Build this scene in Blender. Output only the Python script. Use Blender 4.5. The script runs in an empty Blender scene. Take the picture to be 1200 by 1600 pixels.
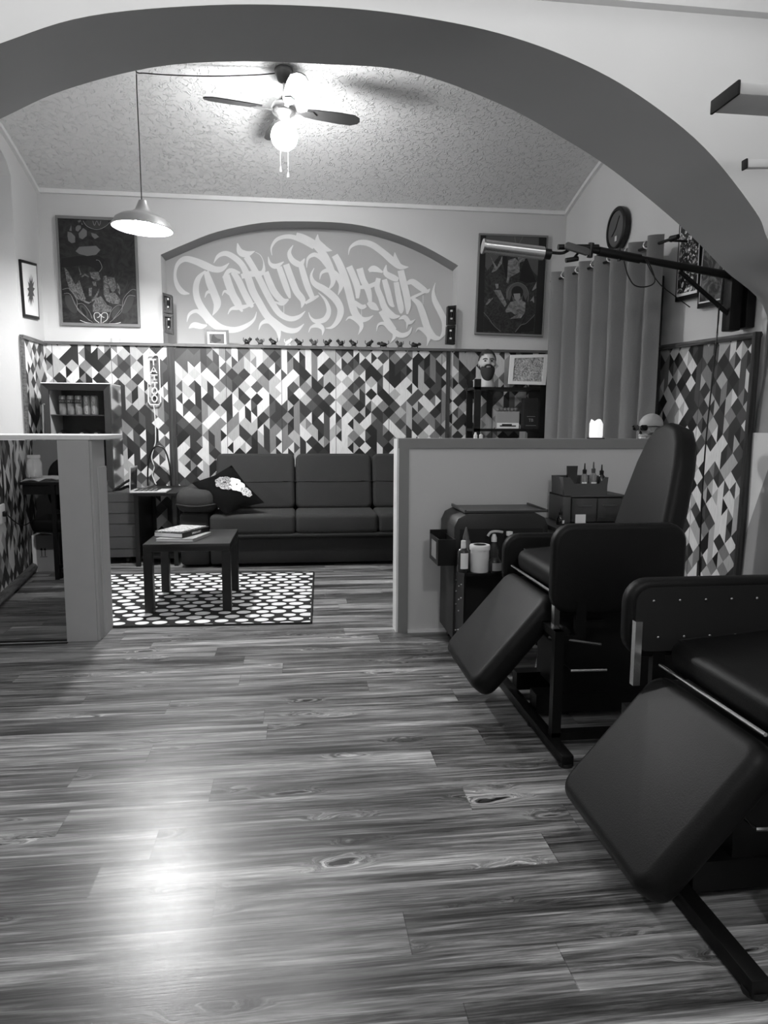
import bpy, bmesh, math, random
from mathutils import Vector, Matrix, Euler
random.seed(7)
SC = bpy.context.scene
COL = SC.collection
PI = math.pi

# ------------------------------------------------------------------ camera, world, exposure
F, H = 1100.0, 1.2                       # focal length in pixels of the 1200x1600 frame, eye height
PITCH, YAW, ROLL = math.atan(136/1100), math.radians(7.1), 0.005
fw = Vector((math.sin(YAW)*math.cos(PITCH), math.cos(YAW)*math.cos(PITCH), -math.sin(PITCH)))
r0 = Vector((math.cos(YAW), -math.sin(YAW), 0)); u0 = r0.cross(fw)
RR = math.cos(ROLL)*r0 + math.sin(ROLL)*u0
UU = -math.sin(ROLL)*r0 + math.cos(ROLL)*u0
cd = bpy.data.cameras.new('camera'); cam = bpy.data.objects.new('camera', cd); COL.objects.link(cam)
m = Matrix((RR, UU, -fw)).transposed().to_4x4(); m.translation = Vector((0, 0, H)); cam.matrix_world = m
cd.sensor_fit = 'VERTICAL'; cd.sensor_height = 24; cd.lens = 24*F/1600; cd.clip_start = .05
SC.camera = cam
SC.view_settings.view_transform = 'Standard'; SC.view_settings.look = 'None'
SC.view_settings.exposure = 1.1; SC.view_settings.gamma = 1; SC.view_settings.use_curve_mapping = False
W = bpy.data.worlds.new('world'); SC.world = W; W.use_nodes = True
W.node_tree.nodes['Background'].inputs[0].default_value = (.5, .5, .5, 1)
W.node_tree.nodes['Background'].inputs[1].default_value = 0.05
FAN_E, PEND_E, FRONT_E, ARCH_FILL_E = 700.0, 1050.0, 40.0, 7.0

def area(name, loc, size, energy, rot=(0, 0, 0)):
    l = bpy.data.lights.new(name, 'AREA'); l.shape = 'DISK'; l.size = size; l.energy = energy
    o = bpy.data.objects.new(name, l); o.location = loc; o.rotation_euler = rot; COL.objects.link(o); return o
pl = bpy.data.lights.new('front_ceiling_light', 'POINT'); pl.energy = FRONT_E; pl.shadow_soft_size = .16
po = bpy.data.objects.new('front_ceiling_light', pl); po.location = (.7, -.8, 2.85); COL.objects.link(po)
left_fill = po.copy(); left_fill.data = pl.copy(); left_fill.data.energy = 9.0; left_fill.location = (-1.1, 1.0, 2.85); COL.objects.link(left_fill)  # copy is an added fill lamp, brightens the items shown in the mirror
w_ = area('arch_fill_light', (.2, 2.42, 3.10), .1, ARCH_FILL_E, (math.radians(105), 0, 0)); w_.data.shape = 'RECTANGLE'; w_.data.size = 4.6; w_.data.size_y = .08  # added unseen strip light that brightens the arch face

def ray(x, y): return fw + RR*((x-600)/F) - UU*((y-800)/F)
def aY(x, y, Y): d = ray(x, y); t = Y/d.y; return Vector((d.x*t, Y, H+d.z*t))
def aX(x, y, X): d = ray(x, y); t = X/d.x; return Vector((X, d.y*t, H+d.z*t))

# ------------------------------------------------------------------ materials
def g(s):                                 # grey level 0..255 as seen -> linear
    s /= 255.0
    v = s/12.92 if s <= .04045 else ((s+.055)/1.055)**2.4
    return (v, v, v, 1)
MAT = {}
def mat(name, grey, rough=.6, metal=0, spec=.5, emit=0, alpha=1, trans=0, coat=0, bump=None):
    if name in MAT: return MAT[name]
    mt = bpy.data.materials.new(name); mt.use_nodes = True; nt = mt.node_tree
    b = nt.nodes['Principled BSDF']; c = g(grey)
    b.inputs['Base Color'].default_value = c; b.inputs['Roughness'].default_value = rough
    b.inputs['Metallic'].default_value = metal; b.inputs['Specular IOR Level'].default_value = spec
    b.inputs['Alpha'].default_value = alpha; b.inputs['Transmission Weight'].default_value = trans
    b.inputs['Coat Weight'].default_value = coat
    if emit: b.inputs['Emission Color'].default_value = (1, 1, 1, 1); b.inputs['Emission Strength'].default_value = emit
    # light procedural mottling so that nothing is perfectly flat
    tc = nt.nodes.new('ShaderNodeTexCoord'); nz = nt.nodes.new('ShaderNodeTexNoise')
    sc, amt, bs = bump if bump else (9.0, .06, 0)
    nz.inputs['Scale'].default_value = sc; nz.inputs['Detail'].default_value = 4
    nt.links.new(tc.outputs['Object'], nz.inputs['Vector'])
    mr = nt.nodes.new('ShaderNodeMapRange'); mr.inputs['To Min'].default_value = 1-amt; mr.inputs['To Max'].default_value = 1+amt
    nt.links.new(nz.outputs['Fac'], mr.inputs['Value'])
    vm = nt.nodes.new('ShaderNodeVectorMath'); vm.operation = 'SCALE'; vm.inputs[0].default_value = c[:3]
    nt.links.new(mr.outputs[0], vm.inputs['Scale']); nt.links.new(vm.outputs[0], b.inputs['Base Color'])
    if bs:
        bp = nt.nodes.new('ShaderNodeBump'); bp.inputs['Strength'].default_value = bs; bp.inputs['Distance'].default_value = .01
        nt.links.new(nz.outputs['Fac'], bp.inputs['Height']); nt.links.new(bp.outputs[0], b.inputs['Normal'])
    MAT[name] = mt; return mt

class NT:                                 # tiny helper for node maths
    def __init__(s, name):
        s.m = bpy.data.materials.new(name); s.m.use_nodes = True; s.t = s.m.node_tree; s.b = s.t.nodes['Principled BSDF']
    def put(s, sock, v):
        if isinstance(v, (int, float)): sock.default_value = v
        elif isinstance(v, tuple): sock.default_value = v
        else: s.t.links.new(v, sock)
    def M(s, op, a, b=0, c=0):
        n = s.t.nodes.new('ShaderNodeMath'); n.operation = op
        s.put(n.inputs[0], a); s.put(n.inputs[1], b); s.put(n.inputs[2], c); return n.outputs[0]
    def coord(s):
        n = s.t.nodes.new('ShaderNodeTexCoord'); x = s.t.nodes.new('ShaderNodeSeparateXYZ')
        s.t.links.new(n.outputs['Object'], x.inputs[0]); return x.outputs[0], x.outputs[1], x.outputs[2]
    def vec(s, a, b, c=0.0):
        n = s.t.nodes.new('ShaderNodeCombineXYZ')
        s.put(n.inputs[0], a); s.put(n.inputs[1], b); s.put(n.inputs[2], c); return n.outputs[0]
    def white(s, v):
        n = s.t.nodes.new('ShaderNodeTexWhiteNoise'); n.noise_dimensions = '3D'; s.t.links.new(v, n.inputs['Vector']); return n.outputs['Value']
    def noise(s, v, scale=1, detail=3, rough=.5, dist=0):
        n = s.t.nodes.new('ShaderNodeTexNoise'); s.t.links.new(v, n.inputs['Vector'])
        n.inputs['Scale'].default_value = scale; n.inputs['Detail'].default_value = detail
        n.inputs['Roughness'].default_value = rough; n.inputs['Distortion'].default_value = dist; return n.outputs['Fac']
    def ramp(s, v, stops, const=False):
        n = s.t.nodes.new('ShaderNodeValToRGB'); s.t.links.new(v, n.inputs[0]); cr = n.color_ramp
        cr.interpolation = 'CONSTANT' if const else 'LINEAR'
        while len(cr.elements) < len(stops): cr.elements.new(.5)
        for e, (p, c) in zip(cr.elements, stops): e.position = p; e.color = g(c)
        return n.outputs[0]
    def bump(s, h, st, d=.01):
        n = s.t.nodes.new('ShaderNodeBump'); n.inputs['Strength'].default_value = st; n.inputs['Distance'].default_value = d
        s.put(n.inputs['Height'], h); s.t.links.new(n.outputs[0], s.b.inputs['Normal'])
    def mul(s, c, f):
        n = s.t.nodes.new('ShaderNodeVectorMath'); n.operation = 'SCALE'; s.put(n.inputs[0], c); s.put(n.inputs['Scale'], f); return n.outputs[0]

def wallpaper(name, axis):                # wooden triangles and rhombs between thin vertical battens
    n = NT(name); X, Y, Z = n.coord(); a = X if axis == 'X' else Y
    w = .0575
    u = n.M('ADD', n.M('DIVIDE', a, w), 200.37); v = n.M('ADD', n.M('DIVIDE', Z, w), 100.0)
    A = n.M('FLOOR', n.M('MULTIPLY', n.M('ADD', u, v), .5)); B = n.M('FLOOR', n.M('MULTIPLY', n.M('SUBTRACT', v, u), .5)); C = n.M('FLOOR', u)
    h1 = n.white(n.vec(A, B, 1.5)); h2 = n.white(n.vec(A, B, n.M('ADD', C, 40.5))); sel = n.white(n.vec(A, B, 7.7))
    # long parallelograms: the same tone along the column pair
    A2 = n.M('FLOOR', n.M('MULTIPLY', n.M('ADD', u, v), .25)); h3 = n.white(n.vec(A2, C, 3.3)); sel2 = n.white(n.vec(A2, C, 9.1))
    s1 = n.M('GREATER_THAN', sel, .42); val = n.M('ADD', n.M('MULTIPLY', h1, s1), n.M('MULTIPLY', h2, n.M('SUBTRACT', 1, s1)))
    s2 = n.M('GREATER_THAN', sel2, .90); val = n.M('ADD', n.M('MULTIPLY', h3, s2), n.M('MULTIPLY', val, n.M('SUBTRACT', 1, s2)))
    col = n.ramp(val, [(0, 8), (.14, 38), (.32, 66), (.45, 118), (.58, 166), (.75, 212)], True)
    gr = n.noise(n.vec(n.M('MULTIPLY', a, 90), n.M('MULTIPLY', Z, 14), Y if axis == 'X' else X), 1, 3)
    f = n.M('ADD', .8, n.M('MULTIPLY', gr, .4))
    seam = n.M('LESS_THAN', n.M('FRACT', n.M('MULTIPLY', u, 1/9.0)), .012)
    f = n.M('MULTIPLY', f, n.M('SUBTRACT', 1, n.M('MULTIPLY', seam, .7)))
    n.t.links.new(n.mul(col, f), n.b.inputs['Base Color']); n.b.inputs['Roughness'].default_value = .5
    return n.m

def floor_mat():
    n = NT('laminate_planks'); X, Y, Z = n.coord()
    w, L = .145, 1.25
    row = n.M('FLOOR', n.M('DIVIDE', Y, w)); off = n.M('MULTIPLY', n.white(n.vec(row, 3.0, 0.0)), L)
    cx = n.M('DIVIDE', n.M('ADD', n.M('ADD', X, off), 50.0), L); colm = n.M('FLOOR', cx)
    rnd = n.white(n.vec(row, colm, 2.0)); rnd2 = n.white(n.vec(row, colm, 8.0))
    sx = n.M('ADD', X, n.M('MULTIPLY', rnd, 37.0)); sy = n.M('ADD', Y, n.M('MULTIPLY', rnd2, 11.0))
    # knots: warp of the grain around scattered cells
    wob = n.noise(n.vec(n.M('MULTIPLY', sx, 5), n.M('MULTIPLY', sy, 16), 2.0), 1, 3)
    vo = n.t.nodes.new('ShaderNodeTexVoronoi'); vo.inputs['Scale'].default_value = 1
    n.t.links.new(n.vec(n.M('ADD', n.M('MULTIPLY', sx, 2.2), n.M('MULTIPLY', wob, .5)), n.M('ADD', n.M('MULTIPLY', sy, 8.0), n.M('MULTIPLY', wob, .6)), 0.0), vo.inputs['Vector'])
    kd = vo.outputs['Distance']; near = n.M('MAXIMUM', 0, n.M('SUBTRACT', 1, n.M('MULTIPLY', kd, 3.1)))
    near2 = n.M('MULTIPLY', near, near)
    wy = n.M('ADD', n.M('MULTIPLY', sy, 30), n.M('MULTIPLY', near2, 6.0))
    gr = n.noise(n.vec(n.M('MULTIPLY', sx, 1.6), wy, 0.0), 1, 7, .68, .9)
    fine = n.noise(n.vec(n.M('MULTIPLY', sx, 7), n.M('MULTIPLY', sy, 210), 4.0), 1, 4, .7)
    lines = n.noise(n.vec(n.M('MULTIPLY', sx, 2.4), n.M('MULTIPLY', wy, 3.2), 6.0), 1, 5, .7, .5)
    broad = n.noise(n.vec(n.M('MULTIPLY', sx, .9), n.M('MULTIPLY', sy, 9), 9.0), 1, 3)
    ring = n.M('SINE', n.M('MULTIPLY', kd, 62.0)); ring = n.M('MULTIPLY', n.M('MULTIPLY', ring, near2), .15)
    core = n.M('MULTIPLY', n.M('GREATER_THAN', near, .78), .34)
    t = n.M('ADD', n.M('MULTIPLY', gr, .62), n.M('MULTIPLY', broad, .42)); t = n.M('ADD', t, n.M('MULTIPLY', fine, .22)); t = n.M('ADD', t, n.M('MULTIPLY', lines, .36))
    t = n.M('ADD', t, n.M('MULTIPLY', n.M('SUBTRACT', rnd, .5), .11)); t = n.M('SUBTRACT', n.M('ADD', t, ring), core)
    col = n.ramp(t, [(.60, 12), (.71, 60), (.80, 106), (.90, 158), (1.0, 215)])
    ex = n.M('LESS_THAN', n.M('FRACT', cx), .0022); ey = n.M('LESS_THAN', n.M('FRACT', n.M('DIVIDE', Y, w)), .014)
    f = n.M('SUBTRACT', 1, n.M('MULTIPLY', n.M('MAXIMUM', ex, ey), .35))
    n.t.links.new(n.mul(col, f), n.b.inputs['Base Color'])
    n.put(n.b.inputs['Roughness'], n.M('ADD', .24, n.M('MULTIPLY', fine, .14)))
    n.b.inputs['Specular IOR Level'].default_value = .5
    n.bump(fine, .10, .003); return n.m

def rug_mat():
    n = NT('rug_dots'); X, Y, Z = n.coord(); cw, ch = .118, .094
    v = n.M('DIVIDE', Y, ch); r = n.M('FLOOR', v)
    u = n.M('ADD', n.M('DIVIDE', X, cw), n.M('MULTIPLY', n.M('FRACT', n.M('MULTIPLY', r, .5)), 1.0)); c = n.M('FLOOR', u)
    jx = n.M('MULTIPLY', n.M('SUBTRACT', n.white(n.vec(r, c, 1.0)), .5), .22); js = n.M('ADD', .86, n.M('MULTIPLY', n.white(n.vec(r, c, 5.0)), .24))
    dx = n.M('DIVIDE', n.M('SUBTRACT', n.M('SUBTRACT', n.M('FRACT', u), .5), jx), .39)
    dy = n.M('DIVIDE', n.M('SUBTRACT', n.M('FRACT', v), .5), .40)
    d = n.M('DIVIDE', n.M('SQRT', n.M('ADD', n.M('MULTIPLY', dx, dx), n.M('MULTIPLY', dy, dy))), js)
    col = n.ramp(d, [(0, 235), (.97, 235), (1.0, 14)]); n.t.links.new(col, n.b.inputs['Base Color']); n.b.inputs['Roughness'].default_value = .9
    return n.m

def plaster(name, grey, scale=60, st=.12, dist=.004):
    n = NT(name); X, Y, Z = n.coord(); v = n.vec(X, Y, Z)
    f = n.noise(v, scale, 4); b = n.noise(v, 1.3, 3)
    n.t.links.new(n.mul(g(grey)[:3], n.M('ADD', .93, n.M('MULTIPLY', b, .14))), n.b.inputs['Base Color'])
    n.b.inputs['Roughness'].default_value = .85; n.bump(f, st, dist); return n.m
def ingrain():
    n = NT('woodchip_ceiling'); X, Y, Z = n.coord(); v = n.vec(X, Y, Z)
    a = n.noise(v, 26, 3, .55, 1.2); a = n.ramp(a, [(.50, 0), (.60, 150), (.70, 255)])
    n.b.inputs['Base Color'].default_value = g(222); n.b.inputs['Roughness'].default_value = .5; n.bump(a, .85, .012); return n.m
def wood_dark(name, lo, hi, axis):
    n = NT(name); X, Y, Z = n.coord()
    s = {'X': (3, 60, 60), 'Y': (60, 3, 60), 'Z': (60, 60, 3)}[axis]
    f = n.noise(n.vec(n.M('MULTIPLY', X, s[0]), n.M('MULTIPLY', Y, s[1]), n.M('MULTIPLY', Z, s[2])), 1, 4, .6, .4)
    n.t.links.new(n.ramp(f, [(.35, lo), (.65, hi)]), n.b.inputs['Base Color']); n.b.inputs['Roughness'].default_value = .45; return n.m

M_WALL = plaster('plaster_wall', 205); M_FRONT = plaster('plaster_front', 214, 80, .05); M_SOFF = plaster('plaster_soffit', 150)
M_REC = plaster('plaster_recess', 186); M_CEIL = ingrain(); M_FLOOR = floor_mat()
M_WPX = wallpaper('wallpaper_x', 'X'); M_WPY = wallpaper('wallpaper_y', 'Y')
M_RAILX = wood_dark('rail_wood_x', 60, 110, 'X'); M_RAILY = wood_dark('rail_wood_y', 60, 110, 'Y'); M_RAILZ = wood_dark('rail_wood_z', 18, 62, 'Z')
M_WHITE = mat('white_paint', 226, .45); M_HALF = plaster('half_wall_paint', 196, 90, .05); M_HTRIM = mat('half_wall_trim', 128, .5)
M_LEATHER = mat('black_leather', 9, .52, spec=.24, bump=(240, .06, .08)); M_STEELB = mat('black_steel', 9, .45, spec=.3); M_BLACK = mat('black_plastic', 11, .4, spec=.4)
M_DARK = mat('dark_matt', 12, .75); M_CHROME = mat('chrome', 225, .24, 1); M_STEEL = mat('brushed_steel', 175, .32, 1)
M_SOFA = mat('sofa_fabric', 36, .9, bump=(300, .15, .25)); M_SOFA_D = mat('sofa_base', 20, .9)
M_GLASS = mat('clear_glass', 250, .03, trans=1); M_PAPER = mat('white_paper', 235, .7); M_CARD = mat('cardboard', 140, .8)
M_GREYPL = mat('grey_plastic', 72, .5); M_SKIN = mat('mannequin_skin', 190, .5); M_HAIR = mat('dark_hair', 52, .8)
M_BONE = mat('bone', 165, .55); M_CURT = mat('curtain_cloth', 158, .85, bump=(180, .12, .2)); M_RUBBER = mat('rubber', 16, .7)
M_MURAL = mat('mural_paint', 236, .8); M_DRAWER = mat('charcoal_drawer', 56, .5)

# ------------------------------------------------------------------ mesh helpers
def BM(): return bmesh.new()
def frame(o, x, y, z): mt = Matrix((Vector(x), Vector(y), Vector(z))).transposed().to_4x4(); mt.translation = Vector(o); return mt
def box(bm, lo, hi, bev=0, seg=2, M=None):
    lo, hi = Vector(lo), Vector(hi); c = (lo+hi)/2; d = hi-lo
    r = bmesh.ops.create_cube(bm, size=1, matrix=Matrix.Translation(c) @ Matrix.Diagonal((*d, 1)))
    vs = r['verts']
    if bev:
        es = list({e for v in vs for e in v.link_edges})
        rr = bmesh.ops.bevel(bm, geom=es, offset=min(bev, min(d)*.49), segments=seg, profile=.5, affect='EDGES')
        vs = list({v for f in rr['faces'] for v in f.verts} | {v for v in vs if v.is_valid})
    if M is not None: bmesh.ops.transform(bm, matrix=M, verts=vs)
    return vs
def cyl(bm, a, b, r1, r2=None, n=16, cap=True):
    a, b = Vector(a), Vector(b); r2 = r1 if r2 is None else r2; d = b-a; L = d.length
    q = d.normalized().to_track_quat('Z', 'Y').to_matrix().to_4x4()
    return bmesh.ops.create_cone(bm, cap_ends=cap, segments=n, radius1=r1, radius2=r2, depth=L, matrix=Matrix.Translation((a+b)/2) @ q)['verts']
def lathe(bm, prof, o=(0, 0, 0), n=24, M=None, sx=1, sy=1):
    rings = []; T = Matrix.Translation(Vector(o)) @ (M or Matrix())
    for r, z in prof:
        if r < 1e-6: rings.append([bm.verts.new(T @ Vector((0, 0, z)))])
        else: rings.append([bm.verts.new(T @ Vector((r*sx*math.cos(2*PI*i/n), r*sy*math.sin(2*PI*i/n), z))) for i in range(n)])
    for A, B in zip(rings, rings[1:]):
        for i in range(n):
            j = (i+1) % n
            if len(A) == 1 and len(B) == 1: continue
            if len(A) == 1: bm.faces.new((A[0], B[i], B[j]))
            elif len(B) == 1: bm.faces.new((A[i], A[j], B[0]))
            else: bm.faces.new((A[i], A[j], B[j], B[i]))
def smooth_path(pts, k=6):
    P = [Vector(p) for p in pts]; out = []
    for i in range(len(P)-1):
        a, b, c, d = P[max(i-1, 0)], P[i], P[i+1], P[min(i+2, len(P)-1)]
        for s in range(k):
            t = s/k; out.append(.5*((2*b)+(c-a)*t+(2*a-5*b+4*c-d)*t*t+(3*b-a-3*c+d)*t**3))
    return out+[P[-1]]
def tube(bm, pts, r, n=8, sm=0, closed=False):
    P = smooth_path(pts, sm) if sm else [Vector(p) for p in pts]
    rings = []; up = Vector((0, 0, 1)); K = len(P)
    for i, p in enumerate(P):
        t = (P[(i+1) % K]-P[i-1]) if closed else (P[min(i+1, K-1)]-P[max(i-1, 0)])
        t.normalize(); s = t.cross(up)
        if s.length < .05: s = t.cross(Vector((0, 1, 0)))
        s.normalize(); v = t.cross(s); v.normalize(); rr = r[i] if isinstance(r, list) else r
        rings.append([bm.verts.new(p+(s*math.cos(2*PI*j/n)+v*math.sin(2*PI*j/n))*rr) for j in range(n)])
    pr = list(zip(rings, rings[1:]))+([(rings[-1], rings[0])] if closed else [])
    for A, B in pr:
        # keep the rings from twisting
        k = min(range(n), key=lambda q: (B[q].co-A[0].co).length)
        for j in range(n): bm.faces.new((A[j], A[(j+1) % n], B[(j+1+k) % n], B[(j+k) % n]))
    if not closed:
        bm.faces.new(rings[0][::-1]); bm.faces.new(rings[-1])
def prism(bm, poly, th, M, bev=0, seg=3):          # polygon in the local xy plane, thickness along local z (centred), rounded rims
    n = len(poly); P = [Vector(p) for p in poly]
    ar = sum(P[i].x*P[(i+1) % n].y-P[(i+1) % n].x*P[i].y for i in range(n))
    if ar < 0: P = P[::-1]
    N_ = []
    for i in range(n):
        d0 = (P[i]-P[i-1]).normalized(); d1 = (P[(i+1) % n]-P[i]).normalized()
        n0, n1 = Vector((-d0.y, d0.x)), Vector((-d1.y, d1.x)); q = n0+n1
        q = q.normalized() if q.length > 1e-6 else n0; N_.append(q/max(.35, q.dot(n0)))
    lay = [(0, -th/2), (0, th/2)] if not bev else []
    if bev:
        bev = min(bev, th/2)
        for k in range(seg+1): t = PI/2*k/seg; lay.append((bev*(1-math.sin(t)), -th/2+bev*(1-math.cos(t))))
        lay += [(o, -z) for o, z in lay[::-1]]
        if abs(lay[seg][1]-lay[seg+1][1]) < 1e-6: lay.pop(seg)
    rings = [[bm.verts.new((p.x+q.x*o, p.y+q.y*o, z)) for p, q in zip(P, N_)] for o, z in lay]
    for A_, B_ in zip(rings, rings[1:]):
        for i in range(n): j = (i+1) % n; bm.faces.new((A_[i], A_[j], B_[j], B_[i]))
    bm.faces.new(rings[0][::-1]); bm.faces.new(rings[-1]); vs = [v for r in rings for v in r]
    bmesh.ops.transform(bm, matrix=M, verts=vs); return vs
def rrect(w, h, r, k=6, cx=0, cy=0):
    out = []
    for sx, sy, a0 in ((1, 1, 0), (-1, 1, 90), (-1, -1, 180), (1, -1, 270)):
        for i in range(k+1):
            a = math.radians(a0+90*i/k); out.append((cx+sx*(w/2-r)+r*math.cos(a), cy+sy*(h/2-r)+r*math.sin(a)))
    return out
def sphere(bm, c, r, s=(1, 1, 1), u=20, v=14, M=None):
    T = Matrix.Translation(Vector(c)) @ (M or Matrix()) @ Matrix.Diagonal((*s, 1))
    return bmesh.ops.create_uvsphere(bm, u_segments=u, v_segments=v, radius=r, matrix=T)['verts']
def flat(bm, pts):
    try: return bm.faces.new([bm.verts.new(Vector(p)) for p in pts])
    except ValueError: return None
def text_bm(bm, s, size, M, depth=.0006, wrap=None):
    c = bpy.data.curves.new('t', 'FONT'); c.body = s; c.size = size; c.extrude = depth; c.align_x = 'CENTER'; c.align_y = 'CENTER'; c.resolution_u = 2
    o = bpy.data.objects.new('t', c); me = o.to_mesh()
    v0 = len(bm.verts); bm.from_mesh(me); bm.verts.ensure_lookup_table(); vs = bm.verts[v0:]
    for v in vs:
        v.co = wrap(v.co) if wrap else M @ v.co
    o.to_mesh_clear(); bpy.data.objects.remove(o); bpy.data.curves.remove(c)

MIRROR = 3.967                                     # plane of the mirror panel under the counter
REFLECT = [False]                                  # things seen in it stand in front of it, at the mirrored distance
WM = {}                                            # world matrix of every thing and part
def obj(name, bm, mt, parent=None, smooth=False, local=False):
    if REFLECT[0]: bmesh.ops.transform(bm, matrix=Matrix.Translation((0, 2*MIRROR, 0)) @ Matrix.Diagonal((1, -1, 1, 1)), verts=bm.verts)
    bmesh.ops.recalc_face_normals(bm, faces=bm.faces)
    if parent is not None and not local: bmesh.ops.transform(bm, matrix=WM[parent.name].inverted(), verts=bm.verts)
    me = bpy.data.meshes.new(name); bm.to_mesh(me); bm.free(); me.materials.append(mt)
    if smooth:
        for p in me.polygons: p.use_smooth = True
        me.set_sharp_from_angle(angle=math.radians(42))
    o = bpy.data.objects.new(name, me); COL.objects.link(o)
    if parent is not None: o.parent = parent; WM[o.name] = WM[parent.name]
    else: WM[o.name] = Matrix()
    return o
def tag(o, label, cat, group=None, kind=None):
    o['label'] = label; o['category'] = cat
    if group: o['group'] = group
    if kind: o['kind'] = kind
    return o
def thing(name, label, cat, loc=(0, 0, 0), rotz=0, group=None):
    o = bpy.data.objects.new(name, None); o.empty_display_size = .1; COL.objects.link(o)
    if REFLECT[0]: loc = (loc[0], 2*MIRROR-loc[1], loc[2])
    o.location = loc; o.rotation_euler = (0, 0, rotz); WM[o.name] = Matrix.Translation(Vector(loc)) @ Matrix.Rotation(rotz, 4, 'Z')
    return tag(o, label, cat, group)
def struct(name, bm, mt, smooth=False):
    o = obj(name, bm, mt, None, smooth); o['kind'] = 'structure'; return o
def copy_tree(o, parent=None):
    c = o.copy(); COL.objects.link(c)
    if parent is not None: c.parent = parent
    for ch in [x for x in bpy.data.objects if x.parent == o]: copy_tree(ch, c)
    return c
def B(name, mt, parent=None, *boxes, bev=0, smooth=False, seg=2):
    bm = BM()
    for lo, hi in boxes: box(bm, lo, hi, bev, seg)
    return obj(name, bm, mt, parent, smooth or bev > 0)

# ================================================================== THE SETTING
YN, YF, YB = 3.43, 3.95, 6.9                       # arch near face, arch far face, back wall
def vz(Y): return 3.72-.46*((Y-4.4)/2.5)**2
B0 = BM(); box(B0, (-4, -3, -.1), (4, 7.5, 0)); struct('floor', B0, M_FLOOR)
# arch
near = [(-2.75, 0), (-2.75, 1.2), (-2.6, 1.75), (-2.25, 2.25), (-1.75, 2.6)] + [tuple(aY(x, y, YN).xz) for x, y in
        ((0, 68), (140, 25), (330, 8), (500, 10), (640, 24), (780, 52), (900, 95), (1000, 150), (1100, 230), (1180, 330), (1200, 375))] + [(2.56, 1.85), (2.69, 1.3), (2.70, 0)]
far = [(-2.75, 0), (-2.75, 1.2), (-2.62, 1.75), (-2.3, 2.2), (-1.9, 2.48)] + [tuple(aY(x, y, YF).xz) for x, y in
       ((0, 186), (100, 141), (235, 106), (360, 96), (500, 100), (640, 112), (780, 162), (880, 216), (960, 268), (1060, 350), (1130, 420))] + [(2.76, 1.85), (2.745, 1.3), (2.69, 0)]
def dens(P, k=6): return [(v.x, v.z) for v in smooth_path([(a, 0, b) for a, b in P[1:-1]], k)]
nn = [near[0]]+dens(near)+[near[-1]]; ff = [far[0]]+dens(far)+[far[-1]]
bm = BM()
A = [bm.verts.new((x, YN, z)) for x, z in nn]; C_ = [bm.verts.new((x, YF, z)) for x, z in ff]
for i in range(len(A)-1): bm.faces.new((A[i], A[i+1], C_[i+1], C_[i]))
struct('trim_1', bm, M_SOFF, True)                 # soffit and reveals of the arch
def archface(name, P, Y, top, x0, x1, mt):
    bm = BM(); up = 0
    for (xa, za), (xb, zb) in zip(P, P[1:]):
        if abs(xb-xa) < 1e-5: continue
        flat(bm, ((xa, Y, za), (xb, Y, zb), (xb, Y, top), (xa, Y, top)))
    xl = min(p[0] for p in P); xr = max(p[0] for p in P)
    flat(bm, ((x0, Y, 0), (xl, Y, 0), (xl, Y, top), (x0, Y, top))); flat(bm, ((P[-1][0], Y, 0), (x1, Y, 0), (x1, Y, top), (P[-1][0], Y, top)))
    return struct(name, bm, mt)
def mono(P):                                       # drop the parts of the right leg that lean back inwards
    out = [P[0]]
    for p in P[1:]:
        if p[0] >= out[-1][0]-1e-6: out.append(p)
    return out
archface('wall_front', mono(nn), YN, 3.4, -3.05, 3.05, M_FRONT)
archface('wall_middle', mono(ff), YF, 3.9, -3.05, 3.05, M_WALL)
# front room shell
B('wall_front_left', M_FRONT, None, ((-3.15, -2.6, 0), (-3.05, YN, 3.4)))['kind'] = 'structure'
B('wall_front_right', M_FRONT, None, ((3.05, -2.6, 0), (3.15, YN, 3.4)))['kind'] = 'structure'
B('wall_front_rear', M_FRONT, None, ((-3.15, -2.7, 0), (3.15, -2.6, 3.4)))['kind'] = 'structure'
B('ceiling_front', M_FRONT, None, ((-3.15, -2.7, 3.22), (3.15, YN, 3.32)))['kind'] = 'structure'
B('trim_2', M_WHITE, None, ((-3.05, YN-.05, 3.165), (3.05, YN, 3.22)))['kind'] = 'structure'
# back room: left wall with an arched niche, back wall with an arched recess, right wall, vaulted ceiling
XL = -2.27
bm = BM(); NY0, NY1, nd = 5.15, 6.31, .5
def nz(y): t = (y-(NY0+NY1)/2)/((NY1-NY0)/2); return 3.16+.22*math.sqrt(max(0, 1-t*t*.98))
ys = [NY0+(NY1-NY0)*i/16 for i in range(17)]
flat(bm, ((XL, YF, 0), (XL, NY0, 0), (XL, NY0, 3.9), (XL, YF, 3.9))); flat(bm, ((XL, NY1, 0), (XL, YB, 0), (XL, YB, 3.9), (XL, NY1, 3.9)))
for a, b in zip(ys, ys[1:]):
    flat(bm, ((XL, a, nz(a)), (XL, b, nz(b)), (XL, b, 3.9), (XL, a, 3.9)))
    flat(bm, ((XL, a, nz(a)), (XL, b, nz(b)), (XL-nd, b, nz(b)), (XL-nd, a, nz(a))))
flat(bm, ((XL, NY0, 0), (XL-nd, NY0, 0), (XL-nd, NY0, nz(NY0)), (XL, NY0, nz(NY0)))); flat(bm, ((XL, NY1, 0), (XL-nd, NY1, 0), (XL-nd, NY1, nz(NY1)), (XL, NY1, nz(NY1))))
flat(bm, ((XL-nd, NY0, 0), (XL-nd, NY1, 0), (XL-nd, NY1, 3.5), (XL-nd, NY0, 3.5)))
struct('wall_left', bm, M_WALL)
RD = .25
rec = [(251, 398), (290, 381), (340, 362), (410, 348), (480, 346), (550, 350), (610, 364), (665, 386), (716, 415)]
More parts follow.
